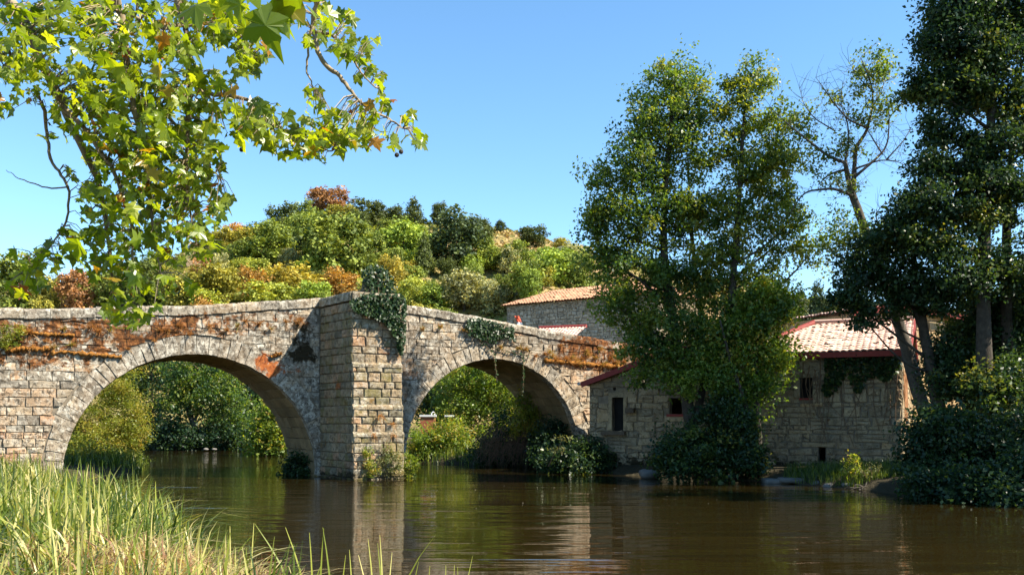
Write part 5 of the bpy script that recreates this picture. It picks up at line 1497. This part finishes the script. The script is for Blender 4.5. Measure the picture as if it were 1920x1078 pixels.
for L in ([(893, 630), (912, 650), (926, 660), (930, 690), (932, 718)], [(920, 650), (950, 658), (975, 663), (990, 668)], [(980, 660), (982, 700), (980, 742)], [(880, 600), (900, 620), (940, 630)], [(960, 625), (965, 640)]):
    st.append([on_bridge(a, b, 0.10) for a, b in L])
    m_ = smooth_path(st[-1], 40); pts = np.concatenate([pts, m_ + r.normal(0, 0.03, m_.shape)])
ivy('ivy_curtain', 'ivy draped over the right parapet with trailing strands in front of the arch', pts, 0.10, r, st)
# vines on the pink-roofed mill
vine = [(1545, 668), (1600, 664), (1690, 662), (1690, 690), (1665, 716), (1628, 708), (1612, 738), (1598, 730), (1590, 700), (1570, 730), (1552, 746), (1540, 735), (1548, 700)]
q = fill_poly(vine, 1500, r)
def on_f2(px, py, off):
    d = np.array([(px - 960) / F, 1.0, (HZ - py) / F]); C0 = np.array([0, 0, H])
    return C0 + d * ((np.dot(A2 - C0, m2) + off) / np.dot(d, m2))
pts = np.array([on_f2(a, b, 0.08 + abs(r.normal(0, 0.1))) for a, b in q])
st = []
for i in range(26):
    x = r.uniform(1500, 1685); y0 = r.uniform(668, 720); y1 = r.uniform(740, 850)
    st.append([on_f2(x, y0, 0.06), on_f2(x + r.normal(0, 8), (y0 + y1) / 2, 0.07), on_f2(x + r.normal(0, 14), y1, 0.06)])
ivy('wall_vine', 'dark vine under the red eave board with brown stems running down the mill wall', pts, 0.13, r, st, 'alder_dark')
st = []
for i in range(46):
    z0 = r.uniform(3.0, 4.3); a = r.uniform(0.1, 2.2)
    st.append([fS(a, z0, 0.05), fS(a + r.normal(0, .1), z0 - 0.5, 0.12), fS(a + r.normal(0, .15), z0 - r.uniform(0.8, 1.6), 0.08)])
o = thing('dry_creeper', fS(1.0, 2.0, 0.1), 'sunlit dry brown creeper on the side wall of the pink-roofed mill', 'creeper')
mb = MB()
for q in st:
    V, Fc = tube(smooth_path(q, 6), [0.014, 0.005], 4); mb.add(V, Fc)
mb.build('stems', simple_mat('rusty_stem', (0.34, 0.17, 0.08), 0.9, 0.4, 8), o)

# dry grass tufts and little ferns growing from the joints
def tuft(pt, h_, n, tint, label, group, r, down=0.3):
    o = thing('grass_tuft', pt, label, 'grass tuft', group)
    d = unit(np.tile(BM * 0.75 + ZU * 0.75, (n, 1)) + r.normal(0, 0.55, (n, 3)))
    hh = h_ * r.uniform(0.5, 1.1, n)
    side = unit(np.cross(d, r.normal(0, 1, (n, 3))))
    V = np.empty((n, 6, 3)); base = pt + r.normal(0, h_ * 0.12, (n, 3)) * (BU + ZU * 0.3)
    for s in range(3):
        k = s / 2
        c = base + d * (hh * k)[:, None] - ZU * (down * hh * k * k)[:, None]
        w_ = 0.011 * (1 - 0.85 * k)
        V[:, 2 * s] = c - side * w_; V[:, 2 * s + 1] = c + side * w_
    b_ = (np.arange(n) * 6)[:, None]
    Fq = np.concatenate([b_ + np.array([0, 1, 3, 2]), b_ + np.array([2, 3, 5, 4])])
    mk('blades', V.reshape(-1, 3), Fq, M['straw'], o, attrs=dict(tint=np.repeat(np.clip(r.normal(tint, 0.2, n), 0, 1), 6)), kind='stuff')
def nth(i): i += 1; return str(i) + ('th' if 10 < i % 100 < 14 else {1: 'st', 2: 'nd', 3: 'rd'}.get(i % 10, 'th'))
TL = [(55, 625, .5), (85, 640, .35), (120, 618, .45), (170, 614, .55), (185, 622, .5), (135, 648, .4), (100, 652, .4), (60, 652, .35), (205, 620, .3), (300, 620, .35), (315, 622, .35), (335, 612, .45), (355, 628, .4), (392, 612, .35), (425, 620, .35), (445, 612, .35), (460, 604, .4), (485, 608, .45), (508, 618, .35), (535, 604, .3), (558, 606, .6), (562, 602, .5), (290, 640, .3), (240, 655, .25)]
TL.sort()
for i_, (px, py, h_) in enumerate(TL):
    tuft(on_bridge(px, py, 0.03), h_ * 0.85, 46, 0.35 + 0.5 * (r.random() < 0.3), nth(i_) + ' dry orange grass tuft from the left edge on the bridge wall', 'grass tufts on the left wall', r)
TRr = [(792, 618, .45), (826, 614, .4), (868, 620, .35), (938, 652, .35), (972, 654, .5), (985, 656, .5), (1003, 668, .35)] + [(1020 + i * 8.5 + r.normal(0, 3), 668 + i * 0.9 + r.normal(0, 4), r.uniform(.3, .55)) for i in range(21)] + [(1050, 650, .4), (1100, 660, .45), (1125, 656, .5), (1150, 668, .4), (1170, 664, .4)]
TRr.sort()
for i_, (px, py, h_) in enumerate(TRr):
    tuft(on_bridge(px, py, 0.03), h_ * 0.85, 52, 0.3 + 0.5 * (r.random() < 0.25 or px < 1000), nth(i_) + ' straw-coloured grass tuft right of the pier on the bridge wall', 'grass tufts on the right wall', r)
for px, py, pl in ((735, 815, 'right end of the lowest ledge'), (700, 815, 'left end of the lowest ledge'), (735, 795, 'stones above the lowest ledge'), (712, 780, 'stones under the middle ledge')):
    tuft(on_bridge(px, py, 2.9), 0.35, 40, 0.25, 'brown withered tuft on the pier, ' + pl, 'tufts on the pier ledges', r, 0.9)
tree('wall_shrub', 'small yellow-green shrub on the bridge wall at the left edge', 'shrub', on_bridge(20, 650, 0.05), [], [(on_bridge(20, 628, 0.2), np.array([0.35, 0.25, 0.4]), 22), (on_bridge(12, 645, 0.2), np.array([0.4, 0.25, 0.25]), 14), (on_bridge(30, 618, 0.2), np.array([0.2, 0.2, 0.3]), 8)], 'willow', r, 0.16, 30, 0.065, (0.5, 0.2))
# cushions of dry moss on the old string course
def moss_strip(L, rad, label, r):
    q = smooth_path([on_bridge(a, b, 0.06) for a, b in L], 44); q[:, 2] += r.normal(0, 0.018, len(q))
    V, Fc = tube(q, 1.0, 7)
    rr = rad * np.clip(r.normal(1, 0.4, len(q)), 0.35, 2.2)
    V = (V.reshape(len(q), 7, 3) - q[:, None]) * rr[:, None, None] + q[:, None]
    mk('moss_strip', V.reshape(-1, 3), Fc, M['moss'], smooth=True, label=label, cat='moss')
moss_strip([(10, 656), (55, 653), (92, 654)], 0.07, 'short strip of orange moss on the ledge at the far left', r)
moss_strip([(95, 661), (120, 659), (160, 663), (228, 669)], 0.065, 'long strip of orange moss along the ledge left of the arch', r)
moss_strip([(508, 668), (528, 662)], 0.05, 'small tongue of orange moss above the left arch ring', r)
moss_strip([(1020, 676), (1060, 678), (1100, 682), (1150, 686), (1185, 690)], 0.08, 'moss strip under the straw on the right end of the bridge', r)
moss_strip([(35, 620), (80, 626), (140, 628)], 0.05, 'moss strip under the coping at the far left', r)

# ------------------------------------------------------------------ reeds and grass on the near bank
r = rg(71)
n = 42000
Y = 2.6 + 26 * r.random(n) ** 1.45
X = -Y * r.uniform(-0.02, 0.80, n)
s = river_sd(X, Y)
clump = np.sin(X * 3.1 + 1.0) * np.sin(Y * 2.3) + 0.6 * np.sin(X * 1.3 - Y * 1.7)
ok = (s < 0.12) & (r.random(n) < np.clip(0.55 + 0.45 * clump, 0.06, 1))
ok &= ~((X > -1.35) & (r.random(n) > 0.16))
X, Y, s, clump = X[ok], Y[ok], s[ok], clump[ok]
pts = np.stack([X, Y, np.maximum(terrain(X, Y), -0.05)], 1)
dry = np.clip(np.exp(-((X + 2.5) / 0.9) ** 2 - ((Y - 7.7) / 1.1) ** 2) * 1.2, 0, 1)
V, Fq, tn = grass_patch('', '', pts, r, (0.45, 1.18), 0.020, tint=(0.25, 0.15), lean=0.85, segs=5)
tn = np.clip(tn + np.repeat((r.random(len(pts)) < 0.45) * r.uniform(0.2, 0.6, len(pts)), 12), 0, 0.9)
c2 = np.sin(X * 1.9 + 0.7) * np.cos(Y * 1.3 + X * 0.6)
tn = np.clip(tn + np.repeat(0.16 * c2, 12), 0, 0.9)
tn = np.clip(tn + np.repeat(0.5 * dry * (r.random(len(pts)) < 0.8), 12), 0, 1)
mk('bank_reeds', V, Fq, M['grass'], attrs=dict(tint=tn), kind='stuff', label='tall sunlit grass and reeds on the near left bank', cat='grass')
# trodden dead stalks
n = 2600
X = r.normal(-2.55, 0.55, n); Y = r.normal(7.9, 0.7, n); ok = river_sd(X, Y) < 0.3; X, Y = X[ok], Y[ok]
pts = np.stack([X, Y, np.maximum(terrain(X, Y), 0) + r.uniform(0.25, 0.7, len(X))], 1)
V, Fq, tn = grass_patch('', '', pts, r, (0.2, 0.4), 0.007, tint=(0.95, 0.08), lean=1.6, segs=3)
mk('dead_stalks', V, Fq, M['grass'], attrs=dict(tint=tn), kind='stuff', label='patch of broken brown stalks in the near reeds', cat='grass')
# single reed blades standing against the water
BL = [(700, 1078, 690, 1010, 6.6), (718, 1078, 712, 1002, 6.6), (716, 1078, 708, 1018, 6.5), (728, 1090, 735, 1035, 6.3), (748, 1090, 818, 1000, 6.4), (770, 1085, 785, 1052, 6.2), (660, 1078, 655, 1030, 6.8), (690, 1090, 672, 1040, 6.5), (800, 1090, 806, 1060, 6.0), (835, 1090, 836, 1058, 6.0), (850, 1090, 852, 1058, 6.0), (870, 1090, 886, 1042, 6.0), (860, 1090, 858, 1062, 6.0),
      (620, 1078, 605, 988, 7.2), (600, 1078, 607, 990, 7.2), (570, 1078, 535, 988, 7.4), (586, 1078, 580, 998, 7.3), (545, 1078, 478, 982, 7.5), (470, 1070, 476, 980, 8.0), (432, 1040, 431, 986, 8.6), (640, 1090, 648, 1040, 6.9)]
BL.sort()
for x0, y0, x1, y1, Y in BL:
    tip = P(x1, y1, Y); b = P(x0, 1100, Y); g = tz(b[0], Y); b = np.array([b[0] - (x1 - x0) / F * Y * 0.4, Y, max(g, 0) - 0.05])
    mid = P(x0, y0, Y)
    q = smooth_path([b, mid, tip], 9); w_ = 0.012 * (1 - np.linspace(0, 1, 9) ** 2.2 * 0.93)
    sd_ = unit(np.array([1.0, 0.35, 0]))
    V = np.concatenate([q - sd_ * w_[:, None], q + sd_ * w_[:, None] + np.array([0, 0.006, 0])])
    mk('reed_blade', V, [(i, i + 1, 10 + i, 9 + i) for i in range(8)], M['grass'], attrs=dict(tint=np.full(18, r.uniform(0.45, 0.9))), label=nth(BL.index((x0, y0, x1, y1, Y))) + ' lone reed blade standing against the water, from the left', cat='reed', group='lone reed blades at the near bank')

# ------------------------------------------------------------------ plane tree hanging into the picture
r = rg(81)
half = [(0, 0), (0.10, -0.05), (0.34, -0.06), (0.30, 0.05), (0.24, 0.14), (0.40, 0.20), (0.60, 0.38), (0.44, 0.42), (0.36, 0.50), (0.20, 0.47), (0.21, 0.64), (0.11, 0.72), (0, 1.0)]
outl = half + [(-a, b) for a, b in half[-2:0:-1]]
LO = np.array(outl); LC = np.array([0, 0.34])
nl = len(LO)
LF = [(i, (i + 1) % nl, nl) for i in range(nl)]
def plane_leaf(base, d, nrm, s, r):
    d = unit(d); nrm = unit(nrm - d * np.dot(nrm, d)); sx = np.cross(d, nrm)
    q = np.vstack([LO, LC]) * (1 + r.normal(0, 0.08, (nl + 1, 2))) * np.array([r.uniform(0.7, 1.1), 1.0])
    fold = r.uniform(0.05, 0.6) if r.random() < 0.7 else r.uniform(0.6, 1.6); curl = r.uniform(-0.2, 0.9)
    z = -fold * np.abs(q[:, 0]) * 0.6 - curl * q[:, 1] ** 2 * 0.45 + r.normal(0, 0.02, len(q))
    return base + (sx * q[:, :1] + d * q[:, 1:2] + nrm * z[:, None]) * s
YB = 6.4
plane = thing('plane_tree', (-7.2, 4.2, tz(-7.2, 4.2)), 'plane tree whose leafy boughs hang into the upper left', 'tree')
LIMBS = [([(-60, -60), (20, 0), (58, 70), (88, 130), (118, 200), (150, 270), (180, 340), (196, 420), (205, 500), (215, 580)], (0.045, 0.006)),
 ([(215, -50), (222, 20), (238, 90), (262, 190), (282, 270), (290, 350), (300, 430), (312, 505)], (0.030, 0.005)),
 ([(330, -50), (340, 30), (352, 80), (350, 110), (380, 170), (400, 190)], (0.03, 0.005)),
 ([(352, 90), (360, 180), (350, 260), (345, 330), (350, 400), (362, 460)], (0.022, 0.005)),
 ([(385, 172), (440, 180), (470, 192), (500, 225), (540, 255), (590, 270), (620, 285)], (0.016, 0.004)),
 ([(588, -40), (592, 10), (586, 50), (592, 90), (600, 118), (630, 145), (645, 170), (670, 205), (700, 232), (730, 248), (752, 262)], (0.022, 0.005)),
 ([(592, 60), (620, 60), (650, 90), (672, 125), (700, 155)], (0.012, 0.004)), ([(586, 50), (576, 85), (578, 130), (584, 170)], (0.010, 0.004)),
 ([(75, 190), (90, 250), (92, 300), (128, 340), (128, 400), (100, 440), (82, 470), (60, 500)], (0.013, 0.004)), ([(128, 350), (90, 355), (50, 345), (20, 330)], (0.006, 0.002)),
 ([(120, 200), (160, 240), (220, 330), (250, 430), (250, 520)], (0.018, 0.005)), ([(262, 190), (320, 220), (370, 300), (410, 330)], (0.014, 0.004)), ([(222, 20), (300, 60), (420, 50), (470, 90), (480, 120)], (0.014, 0.004)), ([(58, 70), (10, 120), (-20, 160)], (0.015, 0.005))]
paths = []
for L, rr in LIMBS:
    q = pxs(L, YB); dy = np.cumsum(r.normal(0, 0.10, len(q))); dy -= dy[0]
    Yq = YB + np.clip(dy, -1.0, 1.2); q = np.array([P(a, b, y) for (a, b), y in zip(L, Yq)])
    q = smooth_path(q, 5 * len(L)); q += np.cumsum(r.normal(0, 0.004, q.shape), 0)
    paths.append(q); V, Fc = tube(q, list(rr), 7, 0.05, r); mk('bough', V, Fc, M['planebark'], plane, smooth=True)
tb = np.array([-7.2, 4.2, tz(-7.2, 4.2) - 0.2])
V, Fc = tube(smooth_path([tb, tb + np.array([0.1, 0, 2]), tb + np.array([0.3, 0.2, 4.6]), tb + np.array([0.2, 0.4, 8.0])], 14), [0.42, 0.22], 12, 0.02, r); mk('trunk', V, Fc, M['planebark'], plane, smooth=True)
for p_ in (paths[0][0], paths[1][0], paths[2][0], paths[5][0]):
    q = smooth_path([tb + np.array([0.3, 0.2, 5.0]), (tb + np.array([0.3, 0.2, 5.0])) * 0.5 + p_ * 0.5 + ZU * 0.8, p_], 12)
    V, Fc = tube(q, [0.12, 0.04], 8); mk('bough', V, Fc, M['planebark'], plane, smooth=True)
allp = np.concatenate(paths)
allpx = np.stack([allp[:, 0] / allp[:, 1] * F + 960, HZ - (allp[:, 2] - H) / allp[:, 1] * F], 1)
BLOB = [(40, 60, 70, 70, 60), (110, 40, 70, 50, 50), (90, 150, 80, 50, 60), (190, 60, 60, 60, 55), (200, 140, 70, 60, 70), (280, 60, 60, 60, 60), (250, 200, 80, 60, 90), (150, 220, 60, 50, 45), (330, 130, 50, 60, 50), (370, 50, 60, 50, 50), (420, 30, 50, 40, 45), (470, 70, 40, 50, 40), (330, 220, 70, 50, 65),
  (395, 170, 50, 40, 35), (300, 290, 80, 50, 85), (220, 290, 60, 50, 60), (200, 370, 50, 50, 45), (290, 370, 75, 50, 85), (370, 310, 50, 50, 40), (370, 390, 60, 50, 50), (250, 440, 60, 40, 50), (340, 460, 70, 36, 50), (175, 440, 50, 36, 22), (120, 470, 40, 26, 14), (70, 490, 44, 30, 22), (50, 530, 40, 22, 12), (170, 500, 30, 30, 9), (220, 510, 50, 36, 32),
  (260, 560, 50, 34, 24), (210, 580, 26, 30, 12), (245, 602, 26, 16, 9), (300, 530, 40, 30, 12), (345, 540, 16, 12, 3), (440, 230, 50, 30, 28), (500, 215, 40, 26, 20), (490, 250, 50, 30, 32), (560, 275, 50, 26, 36), (600, 240, 50, 30, 40), (640, 260, 46, 26, 34), (590, 290, 30, 20, 12), (690, 255, 36, 26, 20), (660, 215, 40, 26, 18), (590, 190, 16, 20, 6), (610, 30, 26, 20, 12), (640, 60, 36, 36, 24), (670, 100, 30, 26, 14),
  (700, 150, 30, 26, 10), (720, 200, 20, 20, 6), (722, 78, 14, 10, 2), (770, 225, 14, 12, 3), (780, 262, 20, 16, 9), (745, 265, 20, 14, 6), (460, 120, 26, 20, 22), (480, 100, 36, 20, 20), (530, 30, 40, 26, 16), (20, 120, 40, 40, 18), (10, 200, 20, 20, 6), (90, 250, 16, 10, 2), (590, 65, 26, 26, 12), (130, 330, 20, 16, 5), (410, 460, 20, 16, 4)]
leaves = []; twg = MB()
def add_leaf(px, py, Y, s, mn=None):
    c = P(px, py, Y)
    # leaf hangs from the nearest bough by a twig
    k = np.argmin(np.hypot(allpx[:, 0] - px, (allpx[:, 1] - py) * 1.0 + 6))
    d = unit(np.array([r.normal(0, 0.7), r.normal(0, 0.7), -0.55 + r.normal(0, 0.45)]))
    nr = unit(np.array([0.35, -0.15, 0.8]) + r.normal(0, 0.6, 3))
    tint = np.clip(r.normal(0.45, 0.22), 0, 0.85) if r.random() > 0.045 else r.uniform(0.9, 1.0)
    b = c - d * s * 0.5
    leaves.append((s, plane_leaf(b, d, nr, s, r), tint))
    a = allp[k]
    if np.linalg.norm(a - b) < 0.9 and r.random() < 0.85:
        V, Fc = tube(np.array([a, (a + b) / 2 + np.array([0, 0, 0.03]), b]), [0.004, 0.0018], 3); twg.add(V, Fc)
for bx, by, rx, ry, n in BLOB:
    for i in range(int(n * (1.85 if bx < 460 else 1.5))):
        a = r.uniform(0, 6.28); q = math.sqrt(r.random())
        add_leaf(bx + rx * q * math.cos(a), by + ry * q * math.sin(a), YB + r.normal(0, 0.55), 0.042 + 0.085 * r.random() ** 1.4)
# a spray of leaves much nearer to the lens at the top
near = [(420, -15, 0.17), (455, 18, 0.15), (492, 30, 0.16), (520, 8, 0.17), (548, -5, 0.15), (470, -20, 0.17), (505, 62, 0.13), (380, -10, 0.14), (350, 15, 0.12), (535, 40, 0.11)]
for px, py, s in near: add_leaf(px, py, 2.9 + r.normal(0, 0.12), s)
q = smooth_path([P(300, -160, 3.2), P(400, -60, 3.0), P(470, -20, 2.9), P(520, 0, 2.85)], 16); V, Fc = tube(q, [0.012, 0.004], 6); mk('bough', V, Fc, M['planebark'], plane, smooth=True)
q = smooth_path([tb + np.array([0.3, 0.2, 5.0]), P(100, -420, 3.8), P(300, -160, 3.2)], 12); V, Fc = tube(q, [0.10, 0.012], 8); mk('bough', V, Fc, M['planebark'], plane, smooth=True)
leaves.sort(key=lambda q: -q[0])
for s, V, tnt in leaves[:300]:
    mk('leaf', V, LF, M['plane'], plane, attrs=dict(tint=np.full(len(V), tnt)))
mb = MB()
for s, V, tnt in leaves[300:]: mb.add(V, LF, tint=tnt)
mb.build('foliage', M['plane'], plane, kind='stuff')
twg.build('twigs', M['planebark'], plane, kind='stuff')
for px, py in ((744, 291), (453, 281), (752, 285)):
    c = P(px, py, YB); V = []
    for i in range(6):
        for j in range(8):
            th_, a = math.pi * i / 5, 2 * math.pi * j / 8; V.append(c + 0.016 * np.array([math.sin(th_) * math.cos(a), math.sin(th_) * math.sin(a), math.cos(th_)]))
    Fc = [(i * 8 + j, (i + 1) * 8 + j, (i + 1) * 8 + (j + 1) % 8, i * 8 + (j + 1) % 8) for i in range(5) for j in range(8)]
    sb = mk('seed_ball', V, Fc, M['bark'], plane)
    V, Fc = tube(np.array([c, c + np.array([-0.02, 0, 0.06]), c + np.array([-0.03, 0, 0.12])]), 0.0015, 3); mk('stalk', V, Fc, M['twig'], sb)

# ------------------------------------------------------------------ specks drifting on the water
r = rg(91)
C = []
while len(C) < 80:
    px, py = r.uniform(640, 1500), 903 + abs(r.normal(0, 1)) * 26 - (6 if r.random() < .5 else 0)
    Y = H * F / (py - HZ); x = (px - 960) / F * Y
    if river_sd(np.array([x]), np.array([Y]))[0] > 0.3 and Y > 8: C.append((x, Y, 0.006))
C = np.array(C)
d = r.uniform(0, 6.28, len(C)); s = r.uniform(0.010, 0.024, len(C))[:, None]
e1 = np.stack([np.cos(d), np.sin(d), np.zeros(len(C))], 1); e2 = np.stack([-np.sin(d), np.cos(d), np.zeros(len(C))], 1)
V = np.stack([C - e1 * s, C - e2 * s * 0.6, C + e1 * s, C + e2 * s * 0.6 + ZU * 0.002], 1).reshape(-1, 3)
mk('floating_specks', V, np.arange(len(V)).reshape(-1, 4), simple_mat('pale_speck', (0.62, 0.55, 0.40), 0.6, 0.3, 3), kind='stuff', label='tiny pale specks drifting on the river', cat='leaves')
